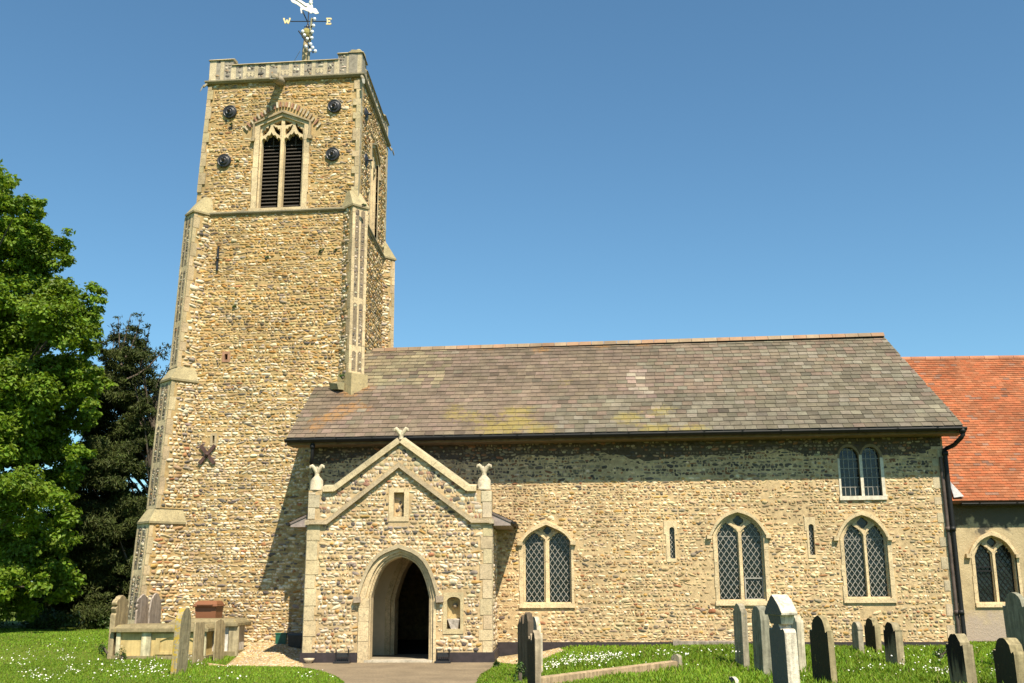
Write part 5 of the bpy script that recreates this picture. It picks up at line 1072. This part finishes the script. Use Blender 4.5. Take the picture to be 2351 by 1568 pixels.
# grave kerb rail
a, b = ground_pt(1240, 1580), ground_pt(1556, 1535)
kr = root('grave_kerb', tuple(a), 'long low stone grave kerb with an end post among daisies', 'grave kerb'); mb = MB(); t = (b-a)/np.linalg.norm(b-a); n = A(-t[1], t[0], 0); zt = .15
hexa(mb, [a-n*.0+[0, 0, -.02], b+[0, 0, -.02], b+n*.14+[0, 0, -.02], a+n*.14+[0, 0, -.02]], [a+[0, 0, zt], b+[0, 0, zt-.02], b+n*.13+[0, 0, zt], a+n*.13+[0, 0, zt+.02]]); ST_K = stone_mat('kerb_stone', (.42, .31, .19), (.4, .3, .1), .4); mb.build('rail', [ST_K], kr)
mb = MB(); c = b+t*.06; pr = profile('round', .17, .26); o = [(x-.06, y) for x, y in pr]; pl = Pl(c+n*.03, n*1, (0, 0, 1), t); slab(mb, pl, o, [], .06, -.06); mb.build('end_post', [ST_GREY], kr)
# flat ledger by the nave wall
q = NV.at(1630, 1479, .35); q[2] = ground_z(q[0], q[1])+.03; mb = MB(); box(mb, q, (1.7, .3, .12), -radians(3.4), 0, jit=.012); tag(mb.build('ledger_stone', [ST_PINK], None, q), 'flat worn ledger stone lying along the foot of the nave wall', 'ledger stone')
# chest tombs
TB_C = stone_mat('tomb_ochre_panel', (.50, .38, .17), (.56, .50, .30), .5, None, 3, False, .9); TB_S = stone_mat('tomb_mossy_slab', (.25, .205, .115), (.30, .24, .08), .55, None, 7, False, .85); TB_W = stone_mat('tomb_white_panel', (.66, .62, .56), (.6, .5, .4), .3)
def chest(x0, x1, yf, yb_, ztop, z0, label, white=False):
    o = root('chest_tomb', ((x0+x1)/2, (yf+yb_)/2, z0), label, 'chest tomb', 'chest tombs'); mb = MB(); zb = ztop-.12
    box(mb, ((x0+x1)/2, (yf+yb_)/2, (z0+zb)/2), (x1-x0-.06, yb_-yf-.06, zb-z0)); mb.build('chest', [TB_W if white else TB_C], o)
    mb = MB(); box(mb, ((x0+x1)/2, (yf+yb_)/2, z0-.0), (x1-x0+.1, yb_-yf+.1, .22)); mb.build('base', [TB_S], o)
    xs_ = ((x0+.02, .10), (x0+.62, .22), (x1-.1, .14)) if not white else ((x0+.05, .16), (x1-.42, .1), (x1-.12, .24))
    for xx, ww in xs_: mb = MB(); box(mb, (xx+ww/2, yf+.005, (z0+zb)/2), (ww, .06, zb-z0)); k = mb.build('pilaster', [stone_mat('tomb_pilaster', (.58, .52, .34) if not white else (.38, .32, .2))], o)
    if not white:
        mb = MB(); pl = wallplane((x0+.95+x1-.15)/2, yf+.03, 0); u = (x1-.15-x0-.95)/2; slab(mb, pl, rpoly(-u, u, z0+.14, zb-.03), [opening(-u+.1, u-.1, z0+.2, zb-.2, zb-.1, a=0, p=2)], .03, 0); mb.build('panel_border', [TB_C], o)
    mb = MB(); xm, ym = (x0+x1)/2, (yf+yb_)/2; ws, ds = x1-x0+.2, yb_-yf+.2
    hexa(mb, [(xm+sx*ws/2, ym+sy*ds/2, zb) for sx, sy in ((-1, -1), (1, -1), (1, 1), (-1, 1))], [(xm+sx*ws/2, ym+sy*ds/2, zb+.09) for sx, sy in ((-1, -1), (1, -1), (1, 1), (-1, 1))])
    hexa(mb, [(xm+sx*(ws/2-.04), ym+sy*(ds/2-.04), zb+.09) for sx, sy in ((-1, -1), (1, -1), (1, 1), (-1, 1))], [(xm+sx*(ws/2-.12), ym+sy*(ds/2-.12), ztop+.05) for sx, sy in ((-1, -1), (1, -1), (1, 1), (-1, 1))])
    k = mb.build('slab', [TB_S], o); m = k.modifiers.new('bevel', 'BEVEL'); m.width = .015; m.segments = 2; HEAD.append(((x0+x1)/2, yf)); return o
tl = ground_pt(262, 1513); tr_ = ground_pt(452, 1515); chest(tl[0], tr_[0]+.1, tl[1], tl[1]+1.0, .76, .0, 'ochre chest tomb with a mossy slab top and pale pilaster')
t2l, t2r = wallplane(-7, 25.6, 0).at(392, 1480)[0], wallplane(-7, 25.6, 0).at(536, 1480)[0]; chest(t2l, t2r, 25.6, 26.6, .86, .06, 'chest tomb with white side panels behind two slab headstones', True)
# wheeled bin
bq = wallplane(-8, 27.0, 0).at(476, 1425); bz = float(ground_z(bq[0], 27.0)); bin_ = root('wheeled_bin', (bq[0], 27.1, bz), 'brown plastic wheeled bin behind the chest tomb by the tower wall', 'bin'); M_BIN = plain('brown_plastic', (.20, .08, .035), .55, 0, 4, .08, .05)
mb = MB(); x, y = bq[0], 27.1; s4 = ((-1, -1), (1, -1), (1, 1), (-1, 1)); hexa(mb, [(x+a*.21, y+b*.22, bz+.08) for a, b in s4], [(x+a*.275, y+b*.29, bz+1.0) for a, b in s4]); mb.build('body', [M_BIN], bin_)
mb = MB(); hexa(mb, [(x+a*.31, y+b*.34-.02, bz+.97) for a, b in s4], [(x+a*.31, y+b*.34-.02, bz+1.02) for a, b in s4]); hexa(mb, [(x+a*.30, y+b*.33-.02, bz+1.02) for a, b in s4], [(x+a*.25, y+b*.22, bz+1.12) for a, b in s4]); hexa(mb, [(x+a*.2, y-.34+b*.05, bz+1.0) for a, b in s4], [(x+a*.2, y-.34+b*.05, bz+1.05) for a, b in s4]); k = mb.build('lid', [M_BIN], bin_); m = k.modifiers.new('bevel', 'BEVEL'); m.width = .02; m.segments = 3
for s in (-1, 1): mb = MB(); lathe(mb, (x+s*.24, y+.25, bz+.1), [(.03, -.03), (.1, -.03), (.1, .03), (.03, .03)], 14, ax=(1, 0, 0)); mb.build('wheel', [M_IRON], bin_)
# green crate, black tub, bowl, boot scrapers
g = wallplane(-7, 27.55, 0).at(646, 1479); gz = float(ground_z(g[0], 27.5)); M_GRN = plain('green_plastic', (.015, .10, .06), .4, 0, 5, .1, .05); mb = MB(); box(mb, (g[0], 27.5, gz+.13), (.26, .2, .25), .1)
for k in range(5): box(mb, (g[0]-.1+k*.05, 27.395+k*.005, gz+.13), (.02, .03, .22), .1)
box(mb, (g[0], 27.5, gz+.265), (.29, .23, .03), .1); o = mb.build('plastic_crate', [M_GRN], None, A(g[0], 27.5, gz)); tag(o, 'small ribbed green plastic crate on gravel against the tower wall', 'crate')
g = wallplane(-7, 27.2, 0).at(679, 1483); gz = float(ground_z(g[0], 27.2)); mb = MB(); s = g[0]; hexa(mb, [(s+a*.15, 27.2+b*.14, gz) for a, b in s4], [(s+a*.17, 27.2+b*.16, gz+.3) for a, b in s4]); hexa(mb, [(s+a*.19, 27.2+b*.18, gz+.3) for a, b in s4], [(s+a*.18, 27.2+b*.17, gz+.35) for a, b in s4]); tag(mb.build('plastic_tub', [M_IRON], None, A(s, 27.2, gz)), 'black lidded tub in the shade between tower and porch', 'tub')
g = ground_pt(709, 1524); mb = MB(); lathe(mb, g+[0, 0, .015], [(.06, 0), (.1, .05), (.125, .1), (.115, .1), (.09, .05), (.02, .03)], 18, 0, (.5, .42, .3)); lathe(mb, g+[0, 0, .05], [(.09, 0), (.06, .055), (.01, .07)], 12, 0, (.62, .56, .45)); tag(mb.build('stone_bowl', [M_ST], None, g), 'small pale stone bowl on the ground at the left porch corner', 'bowl')
for X0, X1, lab in ((372, 462, 'black iron boot scraper left of the porch door'), (936, 1026, 'black iron boot scraper right of the porch door')):
    a0, a1 = PU(X0, 1450)[0], PU(X1, 1450)[0]; x0, x1 = PO.p(a0, 0)[0], PO.p(a1, 0)[0]; yc = 23.78; o = root('boot_scraper', ((x0+x1)/2, yc, .015), lab, 'boot scraper', 'boot scrapers'); mb = MB()
    box(mb, ((x0+x1)/2, yc, .035), (x1-x0, .26, .03)); mb.build('tray', [M_IRON], o); mb = MB()
    for xx in (x0+.04, x1-.04): tube(mb, [(xx, yc, .03), (xx, yc, .28), (xx+.0, yc-.04, .31)], .016, 6)
    box(mb, ((x0+x1)/2, yc, .17), (x1-x0-.08, .012, .05)); 
    for k in range(7): box(mb, (x0+.05+k*(x1-x0-.1)/6, yc+.06, .12), (.02, .02, .2), .3)
    box(mb, ((x0+x1)/2, yc+.06, .2), (x1-x0-.06, .05, .04)); mb.build('scraper', [M_IRON], o)
# notice board inside the porch
M_NOTE = plain('faded_notice', (.34, .27, .2), .8, 0, 6, .12); mb = MB(); xw_ = PO.p(uL, 0)[0]+.375; box(mb, (xw_, 25.15, 1.55), (.03, .95, .62)); o = root('notice_board', (xw_, 25.15, 1.25), 'faded notice board hanging on the inner porch wall', 'notice board'); mb.build('board', [M_NOTE], o)
mb = MB(); [box(mb, (xw_+.02, 24.85+k*.3, 1.55+j*.2), (.006, .2, .15)) for k in range(3) for j in (-.5, .5)]; mb.build('notice', [plain('note_paper', (.5, .42, .33), .9, 0, 5, .1)], o)

# ================================================================== WEATHER VANE AND FESTOON
WV = wallplane(-7.8, 30.4, 0); wz = lambda X, Y: ((850+X/5.226)/1.45, (Y/5.226)/1.45); WU = lambda X, Y: WV.uv(*wz(X, Y)); WP = lambda X, Y, d=0: WV.p(*WU(X, Y), d)
zroof = zTop+.1
vane = root('weather_vane', tuple(A(*WP(870, 1000)[:2], zroof)), 'white banner shaped weather vane with gilded W and E letters above the tower', 'weather vane')
M_POST = attr_mat('mossy_post', .9); mb = MB(); base = WP(868, 1000); base[2] = zroof; tube(mb, [base, WP(866, 880), WP(880, 690)], [.11, .09, .07], 10, 0, (.4, .33, .2))
for Y_, r, t in ((690, .10, (.3, .27, .12)), (640, .17, (.24, .22, .08)), (610, .19, (.25, .23, .09)), (575, .17, (.3, .27, .1)), (545, .13, (.33, .28, .12))): lathe(mb, WP(895, Y_), [(r*.7, -.06), (r, 0), (r*.9, .06)], 12, 0, t)
mb.build('post', [M_POST], vane)
mb = MB(); tube(mb, [WP(902, 560), WP(930, 200)], .018, 6); tube(mb, [WP(610, 372), WP(1240, 372)], .016, 6); tube(mb, [WP(905, 372, .6), WP(905, 372, -.6)], .014, 6); tube(mb, [WP(810, 185), WP(975, 520)], .014, 6); lathe(mb, WP(905, 470), [(.02, -.08), (.06, 0), (.02, .08)], 8)
for s in (-1, 1): tube(mb, [WP(905, 490), WP(905+s*30, 470), WP(905+s*50, 455), WP(905+s*45, 480)], .012, 5)
mb.build('spindle', [M_IRON], vane)
out = [(545, -110), (600, -20), (640, 40), (720, 75), (790, 125), (785, 160), (798, 235), (815, 228), (808, 180), (830, 165), (930, 205), (970, 238), (1000, 218), (1050, 246), (1108, 234), (1085, 195), (1070, 165), (1040, 143), (1008, 152), (1000, 95), (985, 70), (930, 62), (880, 60), (820, 20), (740, -25), (640, -75)]
mb = MB(); slab(mb, WV, [WU(*q) for q in out], [], .015, -.015); tube(mb, [WP(x, y, .02) for x, y in ((660, -20), (740, 20), (820, 75), (870, 115), (905, 122))], .012, 5, 1); lathe(mb, WP(965, 68), [(.04, -.02), (.07, .05), (.04, .1), (.07, .15), (.07, .2), (.03, .26), (.01, .3)], 10); mb.build('banner', [M_PAINTW, M_IRON], vane)
def letter(strokes, wdt):
    mb = MB()
    for a, b in strokes:
        a, b = A(*WU(*a)), A(*WU(*b)); t = (b-a)/np.linalg.norm(b-a); n = A(-t[1], t[0])*wdt/2; q = [a-n, b-n, b+n, a+n]; e = RNG.uniform(0, .004); mb.add(WV.P(np.array([(x, y, -.015-e) for x, y in q]+[(x, y, .015+e) for x, y in q])), BOXF)
    mb.build('letter', [M_GOLD], vane)
letter([((498, 330), (524, 408)), ((524, 408), (552, 345)), ((552, 345), (574, 412)), ((574, 412), (606, 326)), ((486, 328), (515, 328)), ((588, 324), (614, 324))], .042)
letter([((1256, 322), (1256, 420)), ((1236, 322), (1322, 322)), ((1232, 420), (1315, 420)), ((1256, 370), (1295, 370)), ((1318, 322), (1318, 342)), ((1312, 420), (1312, 402)), ((1293, 358), (1293, 384))], .038)
fes = root('festoon_pole', tuple(A(*WP(935, 1000)[:2], zroof)), 'slanting pole strung with white light bulbs beside the weather vane', 'light string')
mb = MB(); pb = WP(930, 1000, .2); pb[2] = zroof; tube(mb, [pb, WP(1005, 375, .2)], .035, 8, 0, (.32, .3, .2)); mb.build('pole', [M_POST], fes)
mb = MB(); tube(mb, [WP(790, 620, .3), WP(850, 700, .3), WP(905, 790, .3), WP(945, 830, .3)], .022, 6); tube(mb, [WP(950, 840, .25), WP(985, 905, .25), WP(1035, 990, .25)], .018, 6); mb.build('cable', [M_GUT], fes)
M_BULB = plain('white_bulb', (.8, .82, .85), .15)
for X_, Y_, s in ((1065, 410, 1), (1047, 524, 1), (1026, 630, .7), (1018, 736, 1), (998, 845, .7), (1033, 905, .7), (985, 955, .7), (1078, 965, 1), (860, 625, 1.), (890, 690, .9), (940, 752, 1.), (915, 885, .8)):
    mb = MB(); c = WP(X_, Y_, .28); k = WP(X_-48 if X_ > 950 else X_-30, Y_+6, .24); tube(mb, [k, c], .022*s, 6, 1); lathe(mb, c, [(.02, -.055), (.04, -.04), (.055, 0), (.04, .04), (.015, .055)], 10); mb.build('bulb', [M_BULB, M_GUT], fes)
mb = MB(); tube(mb, [WP(620, 1010, -.3), WP(790, 915, .1)], .008, 4); mb.build('stay_wire', [M_LEAD], vane)

# ================================================================== PLANTS
def leaves(mb, c, rad, n, size, tint, up=.6, out=.6, shell=.5, tvar=.25, slender=.6, mat=0, droop=0.):
    """n leaves in an ellipsoidal clump; up/out bias how the blades lie"""
    c = np.array(c, float); rad = np.array(rad, float); d = RNG.normal(size=(n, 3)); d /= np.linalg.norm(d, axis=1)[:, None]; r = (shell+(1-shell)*RNG.random(n)) if shell < 1 else np.ones(n)
    p = c+d*rad*r[:, None]; nm = d*out+RNG.normal(size=(n, 3))*.55+[0, 0, up]; nm /= np.linalg.norm(nm, axis=1)[:, None]
    t = np.cross(nm, RNG.normal(size=(n, 3))); t -= [0, 0, droop]; t /= np.linalg.norm(t, axis=1)[:, None]; s = np.cross(nm, t); L = size*RNG.uniform(.6, 1.35, n)[:, None]
    V = np.stack([p-t*L*.5, p+s*L*.5*slender+t*L*.05+nm*L*.06, p+t*L*.5-nm*L*.08, p-s*L*.5*slender+t*L*.05+nm*L*.06], 1).reshape(-1, 3); k = np.arange(n)[:, None]*4
    C = np.array(tint)*RNG.uniform(1-tvar, 1+tvar, (n, 1))*RNG.uniform(.9, 1.1, (n, 3)); mb.add(V, k+np.array([0, 1, 2, 3]), mat, C)
def lobes_tree(name, lobes, Y, trunk, leafn, size, tint, label, mat, sub=7, jit=2.2, flat=.62, group=None, subr=.45, cat='tree', tvar=.25, slender=.6, droop=0., up=.6, fill=None):
    """crown built from lobes measured in the photo at distance Y, each broken into leafy sprays, with limbs to the trunk"""
    base = A(*trunk, float(ground_z(*trunk))-.1); o = root(name, tuple(base), label, cat, group); mb = MB(); tb = MB(); mid = base+A(0, 0, 3.5); top = None
    C = []
    if fill:
        b0 = np.array(fill[0]).min(0); b1 = np.array(fill[0]).max(0); q = RNG.uniform(b0, b1, (4000, 2)); q = q[inpoly(q, fill[0])][:fill[1]]; lobes = list(lobes)+[(x, y, -fill[2]) for x, y in q]
    for x, y, r in lobes:
        back = r < 0; r = abs(r)
        yy = Y+(RNG.uniform(.5, 2.5) if back else RNG.uniform(-jit, jit)); p = wallplane(0, yy, 0).at(x, y); R_ = r*yy/2466; C.append((p, R_))
        for _ in range(max(2, int(sub*(R_/1.0)**1.6))):
            d = RNG.normal(size=3); d /= np.linalg.norm(d); q = p+d*R_*RNG.uniform(.35, .95)*A(1, 1.1, .85); rr = R_*subr*RNG.uniform(.55, 1.25); rr = np.clip(rr, .25, .95)
            leaves(mb, q, (rr, rr, rr*flat), int(leafn*rr*rr/.3), size, np.array(tint)*RNG.uniform(.8, 1.2), up, .6, .25, tvar, slender, 0, droop)
    mb.build('crown', [mat], o)
    zt = max(c[0][2] for c in C); tp = A(base[0], base[1], base[2]+(zt-base[2])*.8); path = [base+(tp-base)*k+A(.15*sin(k*5), .1*cos(k*4), 0) for k in np.linspace(0, 1, 8)]; H_ = zt-base[2]
    tube(tb, path, np.linspace(.035, .008, 8)*H_, 9)
    for p, R_ in C:
        if RNG.random() < .4: 
            k = np.clip((p[2]-base[2])/H_-.18, .12, .9); s = base+(tp-base)*k; m = (s+p)/2+A(0, 0, -.05*np.linalg.norm(p-s)); m2 = (m+p)/2+A(RNG.normal()*.12, RNG.normal()*.12, .12); q = m+(p-m)*.85; tube(tb, [s, m, m2, q], [.007*H_*(1-k*.6), .0045*H_*(1-k*.5), .0025*H_, .01], 5)
    tb.build('trunk', [M_BARK], o); return o
LT = [(-60, 410, 70), (0, 415, 34), (20, 450, 45), (40, 470, 36), (62, 492, 50), (95, 478, 22), (120, 560, 52), (152, 548, 26), (150, 605, 34), (60, 610, 90), (170, 672, 50), (215, 672, 30), (236, 700, 24), (120, 740, 80), (20, 760, 100), (185, 770, 55), (215, 760, 28), (140, 880, 80), (60, 900, 100), (195, 870, 50), (238, 880, 26), (222, 940, 30), (170, 960, 60), (90, 1020, 90), (0, 1000, 100), (185, 1040, 40), (140, 1110, 55), (60, 1140, 90), (176, 1090, 26), (140, 1200, 48), (100, 1260, 66), (40, 1260, 90), (135, 1315, 40), (150, 1360, 26), (90, 1345, 40), (30, 1370, 60), (-20, 1330, 80), (-120, 700, 130), (-130, 950, 130), (-130, 1200, 130), (-160, 520, 100)]
lobes_tree('broadleaf_tree', LT, 35.5, (-21.5, 36.5), 210, .17, (.14, .225, .018), 'tall bright green broadleaved tree at the left edge of the photo', M_LEAF, 22, 2.0, group='churchyard trees', fill=([(-250, 430), (0, 405), (50, 455), (95, 500), (100, 540), (150, 580), (150, 620), (200, 670), (225, 710), (200, 750), (210, 790), (170, 830), (225, 890), (215, 950), (170, 1000), (190, 1050), (160, 1100), (165, 1190), (120, 1230), (140, 1300), (145, 1350), (90, 1380), (50, 1400), (-250, 1400)], 120, 58))
YT = [(272, 905, 55), (300, 990, 60), (250, 1060, 80), (330, 1080, 36), (310, 1190, 55), (250, 1200, 80), (200, 1300, 80), (270, 1320, 70), (300, 765, 24), (322, 805, 26), (275, 775, 22), (342, 850, 24), (238, 800, 36), (215, 870, 45), (225, 950, 50), (325, 1300, 40), (290, 820, 40), (250, 850, 40), (330, 930, 30), (345, 1010, 22), (345, 1160, 30), (340, 1240, 30), (180, 1180, 70), (150, 1380, 70), (230, 1400, 60), (300, 1400, 40)]
yew = lobes_tree('yew_tree', YT, 40.5, (-15.8, 41), 330, .17, (.06, .078, .02), 'dark feathery yew tree between the bright tree and the tower', M_YEW, 26, 1.4, .55, 'churchyard trees', .45, 'tree', .3, .28, .4, .5, ([(250, 840), (300, 800), (325, 860), (340, 950), (345, 1000), (345, 1150), (340, 1380), (150, 1420), (160, 1200), (205, 1000)], 60, 48))
# feathery leading shoots of the yew
mb = MB(); wb = MB(); Yp_ = wallplane(0, 40.3, 0)
for a, b in (((285, 830), (300, 722)), ((290, 850), (272, 728)), ((300, 850), (345, 745)), ((310, 880), (388, 790)), ((320, 900), (392, 830)), ((285, 820), (255, 745)), ((300, 830), (325, 728)), ((330, 950), (385, 880)), ((315, 870), (360, 800)), ((335, 930), (372, 850)), ((330, 1000), (370, 940)), ((270, 850), (262, 780))):
    p, q = Yp_.at(*a), Yp_.at(*b); p = p+A(0, RNG.uniform(-1, 1), 0); m = (p+q)/2-A(0, 0, .25); pts = [p, (p+m)/2-A(0, 0, .05), m, (m+q)/2, q]; tube(wb, pts, [.05, .04, .03, .02, .01], 5)
    for k in np.linspace(.15, 1, 15):
        i = min(int(k*4), 3); c = pts[i]+(pts[i+1]-pts[i])*(k*4-i); leaves(mb, c+RNG.normal(size=3)*.1-A(0, 0, .08), (.20, .24, .13), 16, .16, (.035, .048, .013), .4, .3, 0, .3, .28, 0, .4)
mb.build('leading_shoots', [M_YEW], yew); wb.build('limb', [M_BARK], yew)
def bush(c, rx, ry, rz, n, size, tint, label, mat, name='laurel_bush', group='undergrowth bushes', cat='bush', lob=8, up=.5):
    c = A(*c); o = root(name, tuple(c), label, cat, group); mb = MB(); tb = MB()
    for k in range(lob):
        a = RNG.uniform(0, 2*pi); q = c+A(cos(a)*rx*RNG.uniform(.1, .75), sin(a)*ry*RNG.uniform(.1, .75), rz*RNG.uniform(.2, .8)); rr = A(rx, ry, rz)*RNG.uniform(.3, .5); leaves(mb, q, rr, n//lob, size, np.array(tint)*RNG.uniform(.8, 1.2), up, .7, .4)
        tube(tb, [c, (c+q)/2+A(.0, 0, .1*rz), q], [.03, .02, .01], 5)
    mb.build('foliage', [mat], o); tb.build('stem', [M_BARK], o)
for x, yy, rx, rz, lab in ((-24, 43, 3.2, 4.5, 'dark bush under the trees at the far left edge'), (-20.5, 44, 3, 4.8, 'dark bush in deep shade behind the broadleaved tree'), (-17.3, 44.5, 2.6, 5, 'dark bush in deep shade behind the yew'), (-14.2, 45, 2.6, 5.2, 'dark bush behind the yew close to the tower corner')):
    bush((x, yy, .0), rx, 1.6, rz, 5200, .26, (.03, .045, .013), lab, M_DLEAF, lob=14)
for x, yy, rx, rz, n, lab in ((-20.2, 37.2, 1.6, .95, 2200, 'low ivy clump at the lawn edge, leftmost in the photo'), (-18.2, 38.3, 1.4, .9, 1800, 'low ivy clump at the lawn edge beneath the bright tree'), (-16.6, 39.4, 1.3, .7, 1400, 'low ivy clump at the lawn edge beneath the yew'), (-14.9, 39.9, 1.1, .4, 900, 'low ivy clump at the lawn edge nearest the tombs')):
    bush((x, yy, .0), rx, .8, rz, n, .11, (.05, .085, .018), lab, M_DLEAF, 'ivy_clump', 'ivy clumps at the lawn edge', 'ivy', 9)
for px, py, s, lab in ((280, 1505, .28, 'small leafy weed at the foot of the ochre chest tomb'), (246, 1490, .3, 'ivy sprig climbing beside the tan scrolled headstone'), (432, 1480, .28, 'ivy sprig behind the lichened headstone'), (1195, 1565, .3, 'weedy tuft at the foot of the flaking brown headstone'), (2160, 1500, .25, 'weedy tuft against the foot of the nave wall corner'), (2290, 1510, .22, 'weedy tuft against the foot of the chancel wall'), (1140, 1522, .14, 'small weed at the right porch corner')):
    g = ground_pt(px, min(py+10, 1566)); bush(tuple(g), s*.7, s*.4, s, 160, .05, (.06, .11, .02), lab, M_DLEAF, 'weed', 'weeds at the foot of stones', 'weed', 4)
for px, py, s, lab in ((738, 579, .13, 'weed growing from the tower wall, left one of a pair under the right buttress'), (768, 577, .11, 'weed growing from the tower wall, nearest the slim buttress'), (612, 594, .1, 'weed growing in the middle of the tower wall'), (533, 288, .09, 'weed under the upper left anchor plate'), (545, 372, .06, 'tiny weed beside the lower left anchor plate'), (538, 706, .08, 'small weed low on the tower wall left of centre'), (832, 474, .12, 'mossy tuft on the cap of the slim buttress'), (788, 868, .12, 'grassy tuft on the ledge left of the slim buttress')):
    g = TW.at(px, py, .03 if px < 780 or py < 600 and px < 800 else .32); bush(tuple(g), s, s*.5, s*.8, 90, .05, (.06, .12, .02), lab, M_DLEAF, 'wall_weed', 'weeds on the tower wall', 'weed', 3)
grass()
def daisies():
    mb = MB(); P = []
    def cl(x, y, sx, sy, n):
        for _ in range(int(n*.95)): P.append((x+RNG.normal()*sx, y+RNG.normal()*sy))
    for x, y, sx, sy, n in ((35, 1525, 25, 6, 26), (75, 1550, 18, 4, 16), (100, 1565, 30, 4, 26), (155, 1522, 18, 5, 16), (215, 1532, 16, 5, 10), (170, 1548, 20, 5, 14), (290, 1530, 20, 6, 18), (260, 1552, 25, 4, 14), (330, 1540, 14, 8, 24), (370, 1535, 14, 7, 18), (440, 1524, 20, 6, 22), (350, 1555, 20, 3, 12), (530, 1535, 30, 10, 8), (620, 1530, 80, 12, 8), (915, 1562, 5, 3, 2), (720, 1558, 25, 5, 12), (540, 1565, 14, 3, 8), (110, 1500, 40, 4, 14), (60, 1510, 40, 8, 8), (190, 1478, 30, 4, 10), (300, 1556, 120, 8, 20),
                            (1300, 1532, 22, 6, 60), (1345, 1528, 26, 6, 90), (1390, 1520, 24, 4, 60), (1270, 1540, 14, 6, 26), (1430, 1520, 18, 3, 24), (1540, 1512, 25, 4, 14), (1570, 1517, 12, 3, 8), (1640, 1510, 40, 3, 10), (1680, 1516, 8, 3, 5), (1420, 1535, 80, 10, 12), (2160, 1556, 22, 4, 34), (2110, 1540, 30, 8, 10), (2000, 1545, 20, 6, 10), (1870, 1545, 60, 15, 10), (2290, 1555, 30, 8, 24), (2130, 1515, 80, 10, 18), (2265, 1510, 60, 10, 14), (1960, 1520, 60, 10, 6), (1490, 1550, 60, 8, 4), (2060, 1560, 40, 5, 5)):
        cl(x, y, sx, sy, n)
    k = 7; a = np.linspace(0, 2*pi, k, endpoint=False)
    for x, y in P:
        if y > 1580 or y < 1470: continue
        g = ground_pt(x, y); q = np.array([g[:2]])
        if inpoly(q, pathP)[0] or inpoly(q, gravL)[0] or inpoly(q, gravR)[0] or g[1] > 25.6 and g[0] > -1: continue
        h = .06+.05*RNG.random()+(.05 if g[0] > 0 else 0); r = RNG.uniform(.010, .017); c = g+A(0, 0, h); tl = RNG.normal(size=2)*.3+[0, .45]
        ring = np.c_[r*np.cos(a), r*np.sin(a), r*(np.cos(a)*tl[0]+np.sin(a)*-tl[1]*-1)]; V = np.concatenate([c+ring, [c+A(0, 0, .005)], [g+A(.002, 0, 0), g-A(.002, 0, 0)]])
        mb.add(V, [(i, (i+1) % k, k) for i in range(k)]+[(k, k+1, k+2)], 0, np.array([(.82, .81, .74)]*k+[(.1, .16, .03)]))
    tag(mb.build('daisies', [M_GRASS if False else leaf_mat('daisy_petal', .2)]), 'scattered white daisies in the churchyard grass', None, None, 'stuff')
daisies()
